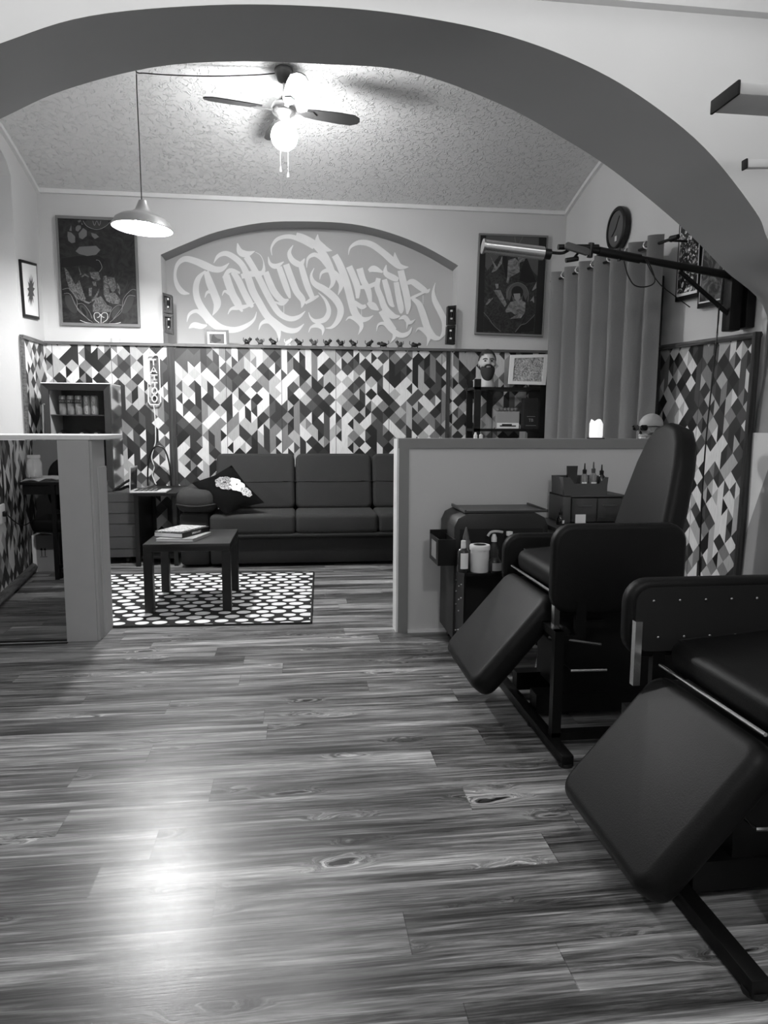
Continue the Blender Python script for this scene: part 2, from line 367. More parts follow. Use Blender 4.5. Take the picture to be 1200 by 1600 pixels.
rp = [(v.x, v.z) for v in smooth_path([aY(x, y, YB) for x, y in rec], 4)]; xl, xr = rp[0][0]-.01, rp[-1][0]-.01; LEDGE = 1.935
bm = BM()
for (xa, za), (xb, zb) in zip(rp, rp[1:]):
    flat(bm, ((xa, YB, za), (xb, YB, zb), (xb, YB, 3.9), (xa, YB, 3.9)))
flat(bm, ((-2.5, YB, 0), (rp[0][0], YB, 0), (rp[0][0], YB, 3.9), (-2.5, YB, 3.9))); flat(bm, ((rp[-1][0], YB, 0), (2.9, YB, 0), (2.9, YB, 3.9), (rp[-1][0], YB, 3.9)))
flat(bm, ((rp[0][0], YB, 0), (rp[-1][0], YB, 0), (rp[-1][0], YB, LEDGE-.01), (rp[0][0], YB, LEDGE-.01)))
flat(bm, ((rp[0][0], YB, LEDGE-.01), (rp[-1][0], YB, LEDGE-.01), (rp[-1][0], YB+RD, LEDGE-.01), (rp[0][0], YB+RD, LEDGE-.01)))
for x, z in (rp[0], rp[-1]): flat(bm, ((x, YB, LEDGE-.01), (x, YB+RD, LEDGE-.01), (x, YB+RD, z), (x, YB, z)))
struct('wall_back', bm, M_WALL)
bm = BM()
for (xa, za), (xb, zb) in zip(rp, rp[1:]): flat(bm, ((xa, YB, za), (xb, YB, zb), (xb, YB+RD, zb), (xa, YB+RD, za)))
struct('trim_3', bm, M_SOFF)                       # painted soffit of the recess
bm = BM(); flat(bm, [(rp[0][0], YB+RD, 1.9)]+[(x, YB+RD, z) for x, z in rp]+[(rp[-1][0], YB+RD, 1.9)]); struct('wall_back_recess', bm, M_REC)
def XR(Y): return 2.64+(YB-Y)*.042
bm = BM(); flat(bm, ((XR(YB), YB, 0), (XR(YF), YF, 0), (XR(YF), YF, 3.9), (XR(YB), YB, 3.9))); struct('wall_right', bm, M_WALL)
bm = BM(); N = 24
for i in range(N):
    a, b = 3.9+(YB-3.9+.02)*i/N, 3.9+(YB-3.9+.02)*(i+1)/N
    flat(bm, ((-2.9, a, vz(a)), (2.95, a, vz(a)), (2.95, b, vz(b)), (-2.9, b, vz(b))))
bmesh.ops.remove_doubles(bm, verts=bm.verts, dist=1e-5); struct('ceiling', bm, M_CEIL, True)
B('trim_4', M_WHITE, None, ((XL, YB-.03, 3.235), (XR(YB), YB, 3.275)))['kind'] = 'structure'
for nm, xf, d in (('trim_5', lambda y: XL, .03), ('trim_6', lambda y: XR(y), -.03)):
    bm = BM(); P = [YF+(YB-YF)*i/16 for i in range(17)]
    for a, b in zip(P, P[1:]):
        q = [(xf(a), a, vz(a)-.035), (xf(b), b, vz(b)-.035), (xf(b)+d, b, vz(b)-.035), (xf(a)+d, a, vz(a)-.035)]
        flat(bm, q); q2 = [(x, y, z+.045) for x, y, z in q]; flat(bm, (q[3], q[2], q2[2], q2[3]))
    struct(nm, bm, M_WHITE)
# wallpapered dado boards, rails and battens
bm = BM(); box(bm, (XL+.012, YB-.02, 0), (XR(YB)-.1, YB-.001, 1.915)); struct('trim_7', bm, M_WPX)
bm = BM(); box(bm, (XL+.001, NY1, 0), (XL+.012, YB-.02, 1.915)); struct('trim_8', bm, M_WPY)
bm = BM()
zt0, zt1 = aY(1190, 527, YF).z, 1.765
flat(bm, ((2.690, YF+.01, 0), (2.735, YF+.01, zt0), (2.70, 5.05, zt1), (2.70, 5.05, 0)))
struct('trim_9', bm, M_WPY)
B('trim_10', M_RAILX, None, ((XL+.01, YB-.05, 1.915), (rp[0][0]-.0, YB+.0, 1.94)), ((rp[-1][0], YB-.05, 1.915), (2.53, YB, 1.94)), ((rp[0][0], YB-.05, 1.915), (rp[-1][0], YB+.2, 1.94)))['kind'] = 'structure'
B('trim_11', M_RAILY, None, ((XL+.0, NY1-.01, 1.90), (XL+.03, YB-.03, 1.93)), ((XL, NY1-.012, 0), (XL+.022, NY1+.035, 1.90)))['kind'] = 'structure'
for i, (x0, x1) in enumerate(((262, 274), (697, 703))):
    a, b = aY(x0, 600, YB-.03).x, aY(x1, 600, YB-.03).x
    B('trim_%d' % (12+i), M_RAILZ, None, ((a, YB-.035, 0), (b, YB-.015, 1.915)))['kind'] = 'structure'
bm = BM(); tube(bm, [(2.72, YF-.01, zt0+.015), (2.685, 5.08, zt1+.015)], .019, 6); struct('trim_14', bm, M_RAILY)
bm = BM(); prism(bm, [(-.03, 0), (.008, 0), (.035, zt0+.03), (-.003, zt0+.03)], .03, frame((2.69, YF+.0, 0), (1, 0, 0), (0, 0, 1), (0, -1, 0))); struct('trim_15', bm, M_RAILZ)
B('trim_16', M_RAILZ, None, ((2.64, 5.06, .9), (2.70, 5.12, 2.3)), ((2.66, 5.18, .9), (2.70, 5.22, 2.35)))['kind'] = 'structure'
# low clad wall on the left of the front room, seen only in the mirror panel
REFLECT[0] = True
p0, p1 = Vector((-1.93, 4.55, 0)), Vector((-2.19, 6.24, 0)); dr = (p1-p0).normalized(); nr = Vector((-dr.y, dr.x, 0))
MW = frame(p0, dr, nr, (0, 0, 1)); LL = (p1-p0).length
bm = BM(); box(bm, (0, 0, 0), (LL, .06, 1.25), M=MW); struct('wall_low_left', bm, M_WPY)
bm = BM(); tube(bm, [p0-nr*.012+Vector((0, 0, .04)), p1-nr*.012+Vector((0, 0, .04))], .034, 8); struct('baseboard_left', bm, M_RAILY)
B('wall_low_screen', mat('grey_screen', 120, .6), None, ((-2.19, 6.24, 0), (-1.60, 6.27, 1.25)))['kind'] = 'structure'
REFLECT[0] = False
# half wall on the right, with painted trim
HX0, HX1, HT = .572, 2.05, 1.125
B('wall_half_right', M_HALF, None, ((HX0+.03, YF, 0), (HX1, YF+.12, HT-.02)))['kind'] = 'structure'
B('trim_17', M_HTRIM, None, ((HX0, YF-.012, HT-.055), (HX1+.01, YF+.13, HT)), ((HX0+.004, YF-.012, 0), (HX0+.06, YF+.0, HT-.055)))['kind'] = 'structure'
B('trim_18', M_WHITE, None, ((HX0-.008, YF-.004, 0), (HX0+.004, YF+.13, HT-.004)))['kind'] = 'structure'
B('baseboard_half', M_WHITE, None, ((HX0+.06, YF-.02, 0), (HX1, YF, .016)))['kind'] = 'structure'
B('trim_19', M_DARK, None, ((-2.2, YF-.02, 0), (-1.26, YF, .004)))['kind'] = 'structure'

# ================================================================== MURAL
def stroke(bm, pts, org, sc, k, Y):
    P = smooth_path([(p[0], p[1], p[2]) for p in pts], 5)
    L, R_ = [], []
    for i, p in enumerate(P):
        t = Vector((P[min(i+1, len(P)-1)].x-P[max(i-1, 0)].x, P[min(i+1, len(P)-1)].y-P[max(i-1, 0)].y))
        if t.length < 1e-6: t = Vector((1, 0))
        t.normalize(); nx, ny = -t.y, t.x; h = max(p.z, 2)/2
        L.append(aY(org[0]+(p.x+nx*h)/sc, org[1]+(p.y+ny*h)/sc, Y-k)); R_.append(aY(org[0]+(p.x-nx*h)/sc, org[1]+(p.y-ny*h)/sc, Y-k))
    vl = [bm.verts.new(v) for v in L]; vr = [bm.verts.new(v) for v in R_]
    for i in range(len(P)-1): bm.faces.new((vl[i], vl[i+1], vr[i+1], vr[i]))
SA = [[(205,520,8),(150,505,40),(108,450,36),(92,370,22),(112,290,30),(170,248,45),(250,265,52),(330,300,58),(400,328,50),(460,325,40),(515,280,4)],
[(335,345,40),(362,430,58),(398,520,60),(422,590,60),(412,640,40),(385,690,4)],[(325,550,4),(345,508,22),(385,505,34)],
[(330,340,10),(275,400,40),(255,480,48),(270,570,52),(320,660,56),(380,740,66),(460,790,55),(560,802,45),(650,770,35),(710,720,18),(730,660,3)],
[(185,740,4),(205,680,22),(260,655,30),(320,690,45),(360,740,50)],[(200,790,6),(240,765,45),(300,775,40),(342,765,12)],
[(490,375,58),(510,440,60),(545,530,58),(585,600,58),(618,660,14)],[(470,400,20),(520,338,36),(600,358,16)],[(460,535,4),(480,500,20),(522,520,30)],
[(545,350,40),(590,420,52),(632,510,52),(675,590,52),(700,625,20)],[(505,680,4),(530,640,20),(580,628,38),(640,620,30),(715,590,6)],
[(395,280,4),(430,225,28),(490,205,40),(560,240,46),(620,300,46),(665,400,56),(700,500,58),(750,590,56),(810,690,56),(870,745,56),(960,800,46),(1040,805,36),(1100,755,4)],
[(580,125,6),(600,190,50),(650,210,50),(715,188,5)],[(650,230,50),(700,310,48),(750,400,50),(800,500,50),(850,590,50),(910,675,46),(990,715,42),(1060,700,30),(1110,655,4)],
[(610,385,38),(690,365,48),(775,355,36),(785,280,8),(760,220,5),(720,195,3)],[(745,805,4),(770,750,24),(830,735,42),(890,790,45),(905,840,28),(905,890,3)],
[(800,350,48),(830,430,52),(870,510,52),(930,572,44),(980,565,12)],[(820,230,4),(835,285,25),(880,305,40),(942,270,6)],
[(905,310,44),(940,410,48),(972,500,42),(990,555,16)],[(870,582,8),(930,600,28),(978,565,12)],[(942,575,4),(943,640,4),(942,715,4)],
[(960,290,50),(1000,400,52),(1040,500,52),(1090,570,46),(1080,630,6)],[(1015,140,4),(985,200,30),(1010,260,45),(1070,290,45),(1105,245,8)],
[(1075,290,44),(1100,380,48),(1130,470,48),(1165,550,40)],[(1110,595,20),(1160,565,30),(1215,535,16)],
[(850,220,4),(845,160,14),(890,95,28),(980,72,34),(1080,100,42),(1180,150,50)]]
SB = [[(-60,60,40),(0,80,46),(80,130,52),(150,210,56),(195,300,56),(222,380,48),(215,440,28),(180,485,4)],[(105,55,5),(105,110,42),(150,160,52),(215,180,4)],
[(20,310,4),(30,240,20),(80,210,34),(130,240,30),(172,312,5)],[(120,400,4),(135,350,20),(190,330,36),(250,370,46),(285,440,38),(260,520,4)],
[(78,312,4),(55,370,20),(80,430,42),(160,480,54),(240,550,56),(280,630,52),(262,710,42),(215,765,24),(165,772,4)],
[(110,500,5),(165,560,22),(190,640,36),(160,705,42),(90,720,32),(50,690,14),(35,650,3)],[(35,805,4),(55,765,16),(110,752,38),(145,780,28),(140,828,3)],
[(235,215,50),(270,280,56),(310,380,58),(340,480,58),(365,580,58),(392,660,58),(440,705,46),(490,700,28),(530,675,4)],[(320,715,4),(350,690,20),(410,710,45),(440,760,32),(415,822,3)],
[(345,300,50),(380,380,50),(408,460,50),(410,545,24)],[(425,315,52),(450,400,48),(490,480,48),(508,570,28)],[(430,460,28),(500,452,34),(560,425,30)],
[(385,570,26),(440,610,38),(475,600,24)],[(440,620,4),(440,680,4)],[(488,575,28),(530,605,56),(572,635,10)],[(495,335,24),(535,318,50),(602,345,14)],
[(570,390,36),(560,460,42),(590,540,46),(620,620,50),(680,680,48),(735,680,8)],[(630,288,5),(625,350,40),(690,390,48),(722,400,28)],
[(615,400,40),(640,490,46),(665,580,40),(690,610,14)],[(705,420,40),(722,520,46),(742,620,46),(742,662,16)],
[(340,212,4),(355,155,18),(420,118,38),(510,130,48),(600,190,50),(680,260,54),(740,303,42),(800,305,4)],[(695,192,4),(702,250,40),(735,300,30)],
[(740,330,50),(760,420,54),(785,520,54),(795,600,46),(790,665,14)],[(790,430,26),(830,418,46),(890,460,50),(940,490,34),(965,470,4)],[(940,488,14),(870,520,22),(810,545,18)],[(911,520,4),(911,590,4)],
[(830,545,26),(880,590,46),(915,680,54),(945,770,54),(990,838,50),(1042,852,24)],[(1005,425,4),(990,490,22),(1000,560,42),(1040,640,46),(1075,720,46),(1072,800,36),(1040,855,12)],
[(855,805,4),(875,775,16),(920,790,38),(955,840,32),(940,908,3)],[(555,795,4),(570,745,16),(620,740,32),(670,785,42),(740,828,42),(800,810,28),(825,765,4)],
[(690,790,36),(690,840,24),(660,885,3)],[(590,640,44),(640,720,50),(690,790,46)],[(725,705,8),(770,690,36),(810,730,32),(852,705,4)],[(795,715,30),(785,780,3)]]
bm = BM(); k = .0015
for s in SA: stroke(bm, s, (255, 355), 5.0, k, YB+RD); k += .00012
for s in SB: stroke(bm, s, (475, 355), 4.898, k, YB+RD); k += .00012
tag(obj('mural_lettering', bm, M_MURAL), 'white calligraphic blackletter writing painted across the arched wall recess', 'lettering')

# ================================================================== BACK WALL PICTURES
def polys(name, parent, mt, lists, Yp, org=(0, 0), sc=1.0, k0=.001):
    bm = BM(); k = k0
    for L in lists:
        flat(bm, [aY(org[0]+x/sc, org[1]+y/sc, Yp-k) for x, y in L]); k += .00015
    return obj(name, bm, mt, parent)
def ring_lines(name, parent, mt, lists, Yp, org, sc, r):
    bm = BM()
    for L in lists: tube(bm, [aY(org[0]+x/sc, org[1]+y/sc, Yp) for x, y in L], r, 5, 4)
    return obj(name, bm, mt, parent)
def frame_quad(parent, c, t, Yf, mt, name='frame', dep=.03):       # c: four pixel corners tl,tr,br,bl on plane Yf
    P = [aY(x, y, Yf) for x, y in c]; ce = sum(P, Vector())/4; bm = BM()
    I = [p+(ce-p).normalized()*t*1.41 for p in P]
    for a in range(4):
        b = (a+1) % 4; q = [P[a], P[b], I[b], I[a]]; fr = [bm.verts.new(v) for v in q]; bk = [bm.verts.new(v+Vector((0, dep, 0))) for v in q]
        bm.faces.new(fr); bm.faces.new(bk[::-1])
        for i in range(4): j = (i+1) % 4; bm.faces.new((fr[i], fr[j], bk[j], bk[i]))
    return obj(name, bm, mt, parent), P, I
def canvas(parent, I, mt, dy=.012, name='print'):
    bm = BM(); a = [v+Vector((0, dy, 0)) for v in I]; b = [v+Vector((0, dy+.008, 0)) for v in I]
    fa = [bm.verts.new(v) for v in a]; fb = [bm.verts.new(v) for v in b]; bm.faces.new(fa); bm.faces.new(fb[::-1])
    for i in range(4): j = (i+1) % 4; bm.faces.new((fa[i], fa[j], fb[j], fb[i]))
    return obj(name, bm, mt, parent)
def swirl(name, lo, hi, scale, dist=3.0, r0=.35, r1=.68):
    n = NT(name); X, Y, Z = n.coord(); f = n.noise(n.vec(X, Y, Z), scale, 5, .6, dist)
    n.t.links.new(n.ramp(f, [(r0, lo), (r1, hi)]), n.b.inputs['Base Color']); n.b.inputs['Roughness'].default_value = .4; return n.m
M_FR_G = mat('grey_frame', 120, .4); M_FR_L = mat('pale_frame', 165, .35, .3)
G = {v: mat('print_grey_%d' % v, v, .5) for v in (14, 30, 55, 80, 105, 135, 170, 210)}
Yp = YB-.035
t = thing('framed_poster', 'large framed dark poster with paisley shapes and winged figures behind the hanging lamp', 'picture', aY(155, 510, YB-.01))
fr, P, I = frame_quad(t, ((86, 336), (212, 341), (219, 511), (95, 508)), .022, Yp, M_FR_G)
canvas(t, I, swirl('poster_dark', 10, 50, 7))
def ell(cx, cy, rx, ry, a=0, n=20):
    return [(cx+rx*math.cos(q)*math.cos(a)-ry*math.sin(q)*math.sin(a), cy+rx*math.cos(q)*math.sin(a)+ry*math.sin(q)*math.cos(a)) for q in [2*PI*i/n for i in range(n)]]
O, S = (80, 330), 8.0; Yq = Yp+.010
polys('printed_shape', t, G[105], [[(225,240),(250,175),(258,250),(235,245)],[(205,255),(250,265),(300,320),(300,390),(255,400),(215,370),(203,310)],[(305,200),(330,175),(370,180),(372,215),(335,255),(305,240)],
 [(400,210),(445,245),(445,310),(390,352),(350,330),(342,280)],[(500,270),(560,285),(600,322),(545,348),(508,310)],[(330,120),(365,105),(375,125),(345,145)],[(375,140),(398,165),(380,170)],
 [(305,500),(350,445),(560,432),(615,485),(560,545),(450,560),(350,535)]], Yq, O, S)
polys('printed_figure', t, swirl('winged_figure', 40, 135, 22), [[(165,705),(205,740),(290,900),(340,970),(430,1120),(480,1140),(560,1040),(600,960),(600,1000),(560,1100),(470,1160),(330,1100),(230,990),(190,850)],
 [(650,815),(690,805),(720,960),(740,1150),(690,1120),(655,1040)],[(300,930),(350,860),(430,1090),(420,1120),(350,1020)],[(340,690),(380,790),(360,800)],[(470,960),(510,955),(505,1060),(470,1060)],
 [(510,880),(560,880),(565,940),(530,930)],[(730,1020),(800,1020),(860,1100),(850,1160),(760,1155),(725,1100)],[(700,820),(790,830),(820,960),(770,1020),(720,950)],[(820,890),(860,950),(860,1050),(830,1000)],
 [(370,820),(420,780),(475,815),(470,830),(420,805),(385,830)],[(480,760),(590,760),(620,860),(560,870),(500,830)],[(520,1170),(560,1090),(620,1060),(700,1170),(760,1200),(740,1260),(520,1260)]], Yq, O, S)
polys('printed_paisley', t, G[55], [ell(250, 1160, 60, 130, -.5), ell(410, 1250, 40, 90, -.5), ell(955, 1160, 60, 130, .45), ell(805, 1260, 38, 85, .5), ell(570, 150, 150, 70), ell(620, 1330, 105, 95)], Yq, O, S, .0012)
polys('printed_core', t, G[14], [ell(410, 1255, 20, 60, -.5), ell(805, 1262, 20, 55, .5), [(130,590),(330,560),(600,560),(680,610),(560,720),(420,670),(200,700),(130,700)], ell(575,690,45,60)], Yq, O, S, .0014)
ring_lines('printed_line', t, G[135], [[(140,980),(230,970),(320,1110),(330,1230),(440,1330),(520,1390)],[(160,1030),(240,1040),(320,1200),(480,1370)],[(1060,985),(1000,985),(900,1100),(880,1250),(790,1340),(730,1390)],
 [(1050,1060),(960,1060),(890,1200),(760,1370)],[(330,1160),(400,1160),(480,1260),(510,1340)],[(880,1175),(820,1180),(750,1250),(720,1340)],[(400,120),(450,190),(570,230),(680,190),(750,120)],
 [(520,120),(540,180),(570,120),(600,180),(620,120)],[(560,610),(600,620),(635,700),(600,760)]], Yq-.002, O, S, .0022)
ring_lines('printed_emblem', t, G[210], [[(600,1395),(545,1350),(540,1280),(590,1270),(620,1300),(650,1270),(700,1280),(700,1350),(640,1395)],[(575,1330),(600,1320),(618,1290),(640,1320),(665,1330)],[(625,1300),(622,1400)],
 [(362,1362),(430,1390),(530,1405)],[(870,1390),(800,1405),(720,1405)]], Yq-.003, O, S, .0030)
t = thing('framed_poster', 'tall framed dark poster of reclining figures on the right of the recess', 'picture', aY(797, 524, YB-.01))
fr, P, I = frame_quad(t, ((749, 364), (857, 368), (849, 526), (742, 522)), .016, Yp, M_FR_G)
canvas(t, I, swirl('poster_scene', 14, 60, 14))
O, S = (735, 355), 9.146
polys('printed_border', t, G[14], [[(135,100),(225,105),(210,500),(200,900),(185,1500),(95,1500),(120,700)],[(985,125),(1085,130),(1070,700),(1010,1530),(915,1530),(950,900),(970,500)],[(195,1270),(300,1380),(430,1490),(190,1480)],[(910,1290),(900,1490),(650,1500),(760,1380)]], Yq, O, S, .0022)
polys('printed_sky', t, G[80], [[(225,110),(980,125),(965,700),(900,640),(850,560),(700,420),(420,400),(240,620),(212,560)],ell(665,940,160,150)], Yq, O, S, .0012)
polys('printed_figure', t, swirl('pale_figure', 75, 150, 9), [[(540,470),(640,440),(700,500),(705,640),(560,720),(545,810),(515,790),(530,700),(530,600)],[(660,390),(780,400),(770,480),(700,510)],[(280,400),(320,480),(380,570),(460,400),(450,520),(370,620),(300,650),(340,560)],
 [(330,900),(430,900),(520,1100),(490,1140),(400,1010)],[(355,810),(400,810),(400,870),(370,880)],[(500,1190),(570,1070),(740,1030),(790,1080),(780,1220),(720,1300),(560,1310),(700,1230),(640,1250),(580,1210),(510,1220)],[(215,1110),(260,1030),(330,1010),(240,1110)]], Yq, O, S, .0026)
polys('printed_hair', t, G[14], [[(455,390),(525,400),(530,700),(500,710),(475,560)],ell(670,930,85,90),[(590,960),(560,1060),(610,1070)],[(750,960),(800,1080),(740,1050)],[(800,420),(880,620),(940,780),(800,800),(700,760),(740,560)]], Yq, O, S, .0030)
polys('printed_face', t, G[135], [[(615,950),(710,945),(715,1010),(670,1065),(630,1020)],[(880,900),(945,780),(940,870),(890,910)],[(850,1060),(905,980),(912,1085),(880,1050)]], Yq, O, S, .0036)
ring_lines('printed_line', t, G[105], [[(520,1020),(540,900),(620,810),(700,795),(790,850),(830,950),(820,1060)],[(190,1220),(260,1300),(330,1400),(430,1490)],[(920,1250),(800,1370),(720,1400),(640,1500)],[(630,120),(650,240)],[(760,120),(700,230)]], Yq-.003, O, S, .0035)
# small framed bird on the ledge
t = thing('picture_frame', 'small framed picture of a dark bird standing on the recess ledge', 'picture', aY(339, 541, YB-.02))
fr, P, I = frame_quad(t, ((319, 515), (357, 515.5), (358, 542.3), (320, 541.5)), .022, YB-.04, mat('grey_wood_frame', 88, .4), dep=.02)
canvas(t, I, M_PAPER, .004, 'mat_board')
polys('print', t, mat('bird_print', 90, .6), [[(327, 521.5), (350, 521.8), (350.5, 537), (327.5, 536.3)]], YB-.037, k0=.001)
polys('bird', t, G[14], [[(330,533),(331,525),(334,522),(336,526),(340,529),(345,530),(345,533),(341,534),(336,536)]], YB-.039, k0=.0012)
# small frame on the left wall
t = thing('picture_frame', 'narrow black framed ink splash print on the left wall', 'picture', aX(48, 498, XL+.01))
def xq(parent, c, X, mt, name, inset=0, dep=-.02, close=True):
    P = [aX(x, y, X) for x, y in c]; ce = sum(P, Vector())/4; P = [p+(ce-p).normalized()*inset for p in P]; bm = BM()
    a = [bm.verts.new(p) for p in P]; b = [bm.verts.new(p+Vector((dep, 0, 0))) for p in P]; bm.faces.new(a); bm.faces.new(b[::-1])
    for i in range(4): j = (i+1) % 4; bm.faces.new((a[i], a[j], b[j], b[i]))
    return obj(name, bm, mt, parent)
cc = ((32.5, 405), (57.5, 412), (62, 499.5), (39.5, 495))
xq(t, cc, XL+.022, M_BLACK, 'frame'); xq(t, cc, XL+.024, M_PAPER, 'print', .03, -.002)
bm = BM(); pts = []
for i in range(26):
    a = 2*PI*i/26; r = 1 if i % 2 else .55; pts.append(aX(48.5+6*r*math.sin(a), 454+26*r*math.cos(a), XL+.026))
flat(bm, pts); obj('ink_blot', bm, G[80], t)
# shadow boxes on the recess jambs
def shadow_box(c, label, side):
    t = thing('shadow_box', label, 'display box', aY(*c[3], YB-.02), group='display boxes beside the recess')
    f, P, I = frame_quad(t, c, .02, YB-.08, M_BLACK, dep=.075); canvas(t, I, G[30], .03, 'backing')
    cx = sum(p[0] for p in c)/4; cy = sum(p[1] for p in c)/4; bm = BM()
    for dy in (-6, 5): box(bm, aY(cx-1.2+side, cy+dy+1.6, YB-.075), aY(cx+1.2+side, cy+dy-1.6, YB-.055))
    obj('small_object', bm, M_WHITE, t); bm = BM(); cyl(bm, aY(cx+side, cy+4, YB-.075), aY(cx+side, cy-5, YB-.075), .012, n=8); obj('machine', bm, M_STEELB, t)
shadow_box(((254, 457), (268, 461), (269, 490), (256, 488)), 'black display box left of the lettering, upper of two', 1)
shadow_box(((255.5, 490), (269, 491), (269.5, 522), (257, 519)), 'black display box left of the lettering, lower of two', 1)
shadow_box(((700, 478), (713, 477), (712.5, 507), (699.5, 507)), 'black display box right of the lettering, upper of two', -1)
shadow_box(((699, 509), (712, 508.5), (711, 538), (697.5, 537)), 'black display box right of the lettering, lower of two', -1)
t = thing('acrylic_holder', 'tiny clear holder on the rail below the large left poster', 'holder', aY(180, 537, YB-.03))
P = [aY(x, y, YB-.03) for x, y in ((173, 527), (188, 527), (188, 536), (173, 536))]
bm = BM(); tube(bm, P, .003, 5, closed=True); obj('rim', bm, M_WHITE, t); bm = BM(); box(bm, P[3]+Vector((.01, .005, .005)), P[1]+Vector((-.01, .009, -.005))); obj('card', bm, M_WALL, t)

# row of little figurines on the ledge
figx = [(386, 'D'), (407, 'M'), (428, 'D'), (450, 'W'), (468, 'D'), (491, 'M'), (511, 'D'), (533, 'D'), (553, 'D'), (576, 'D'), (599, 'D'), (625, 'M'), (648, 'D')]
def figurine(kind):
    rnd = random.Random(kind); bm = BM()
    hump = kind in (10, 12); L = .052 if hump else .034
    sphere(bm, (0, 0, .028), .021, (L/.028, .8, .95), 10, 8); sphere(bm, (L*.3*(1 if kind % 2 else -1), 0, .044), .014, (1.1, .8, 1), 8, 6)                       # body
    for sx in (-1, 1):
        for sy in (-1, 1): cyl(bm, (sx*L*.5, sy*.007, .02), (sx*L*.55, sy*.008, 0), .0055, .0045, 6)
    hx = -L*.8 if kind % 3 else L*.8
    cyl(bm, (hx*.6, 0, .03), (hx*1.0, 0, .05 if not hump else .036), .013, .010, 6)  # neck
    sphere(bm, (hx*1.1, 0, .054 if not hump else .038), .0145, (1.25, .8, 1), 8, 6)
    for s in (-1, 1): cyl(bm, (hx*1.0, s*.006, .06 if not hump else .044), (hx*.95, s*.012, .077 if not hump else .055), .005, .001, 5)
    tube(bm, [(-hx*.8, 0, .03), (-hx*1.2, 0, .04), (-hx*1.15, 0, .06+.01*rnd.random())], .0035, 5, 3)
    box(bm, (-L, -.014, 0), (L, .014, .004))
    return bm
mats = {'D': mat('figurine_black', 20, .45), 'M': mat('figurine_grey', 70, .45), 'W': mat('figurine_white', 235, .5)}
nm = ['first dark', 'first grey', 'second dark', 'only white', 'third dark', 'second grey', 'fourth dark', 'fifth dark', 'sixth dark', 'seventh dark', 'low wide dark', 'third grey', 'rightmost low dark']
for i, (px, c) in enumerate(figx):
    o = obj('figurine', figurine(i), mats[c], None, True); o.location = aY(px, 544, YB-.02).xyz; o.location.z = 1.94
    tag(o, nm[i]+' animal figurine counted from the bird picture along the ledge', 'figurine', 'animal figurines on the recess ledge')

# neon sign
t = thing('neon_sign', 'switched-off vertical neon sign reading TATTOO hung on the wallpaper', 'sign', aY(244, 640, YB-.04))
YS = YB-.055
bm = BM(); q = [(230, 558), (233, 554.5), (246, 554.5), (248.5, 558), (251, 628), (248, 632.5), (235, 632.5), (232, 628)]
tube(bm, [aY(x, y, YS) for x, y in q], .007, 6, closed=True); obj('border_tube', bm, M_WHITE, t)
bm = BM(); P = [aY(x, y, YS+.025) for x, y in ((229, 553), (250, 553), (253, 637), (231, 637))]; flat(bm, P); flat(bm, [p+Vector((0, .004, 0)) for p in P])
mg = mat('clear_acrylic', 200, .1, alpha=.05); obj('backing_sheet', bm, mg, t)
LT = [[[(235,562),(244,562)],[(239.5,562),(240,571)]], [[(235.5,583),(240,573),(245,583)],[(237,580),(243.5,580)]], [[(236,586),(246,586)],[(241,586),(241,594)]], [[(237,598),(246,598)],[(241.5,598),(242,605)]]]
for L in LT:
    bm = BM()
    for s in L: tube(bm, [aY(x, y, YS-.004) for x, y in s], .006, 6)
    obj('letter_tube', bm, M_WHITE, t)
for cy in (611, 623):
    bm = BM(); tube(bm, [aY(241.5+4*math.cos(a), cy+5*math.sin(a), YS-.004) for a in [2*PI*i/16 for i in range(16)]], .006, 6, closed=True); obj('letter_tube', bm, M_WHITE, t)
bm = BM(); tube(bm, [aY(x, y, YS+.02) for x, y in ((234, 553), (238, 537), (247, 553))], .0015, 4); obj('hanging_wire', bm, M_STEEL, t)
bm = BM(); tube(bm, [aY(x, y, YS) for x, y in ((240, 633), (242, 650), (243, 670), (243, 690), (241, 698), (237, 715), (241, 730), (238, 742), (244, 757))], .0045, 6, 4)
obj('power_cord', bm, M_WHITE, t)

# ================================================================== LIGHTS ON THE CEILING
fx, fy = aY(445, 108, 5.3).x, 5.3
zc = vz(fy)
hub = aY(444, 172, fy)
t = thing('ceiling_fan', 'four-bladed ceiling fan with a lit white globe on the textured ceiling', 'ceiling fan', (hub.x, fy, zc))
hx, hz = hub.x, hub.z
bm = BM(); lathe(bm, [(0, zc), (.062, zc), (.066, zc-.01), (.06, zc-.045), (.04, zc-.08), (.02, zc-.09), (0, zc-.09)], (hx, fy, 0)); obj('ceiling_mount', bm, mat('mount_grey', 90, .35, .6), t, True)
bm = BM(); cyl(bm, (hx, fy, zc-.08), (hx, fy, hz+.07), .009, n=10); obj('downrod', bm, M_STEEL, t, True)
bm = BM(); lathe(bm, [(0, .085), (.03, .085), (.045, .06), (.075, .045), (.088, .025), (.09, -.005), (.078, -.025), (.06, -.032), (.045, -.05), (.03, -.062), (0, -.062)], (hx, fy, hz), 28); obj('motor_housing', bm, M_CHROME, t, True)
GZ = aY(445, 213, fy).z
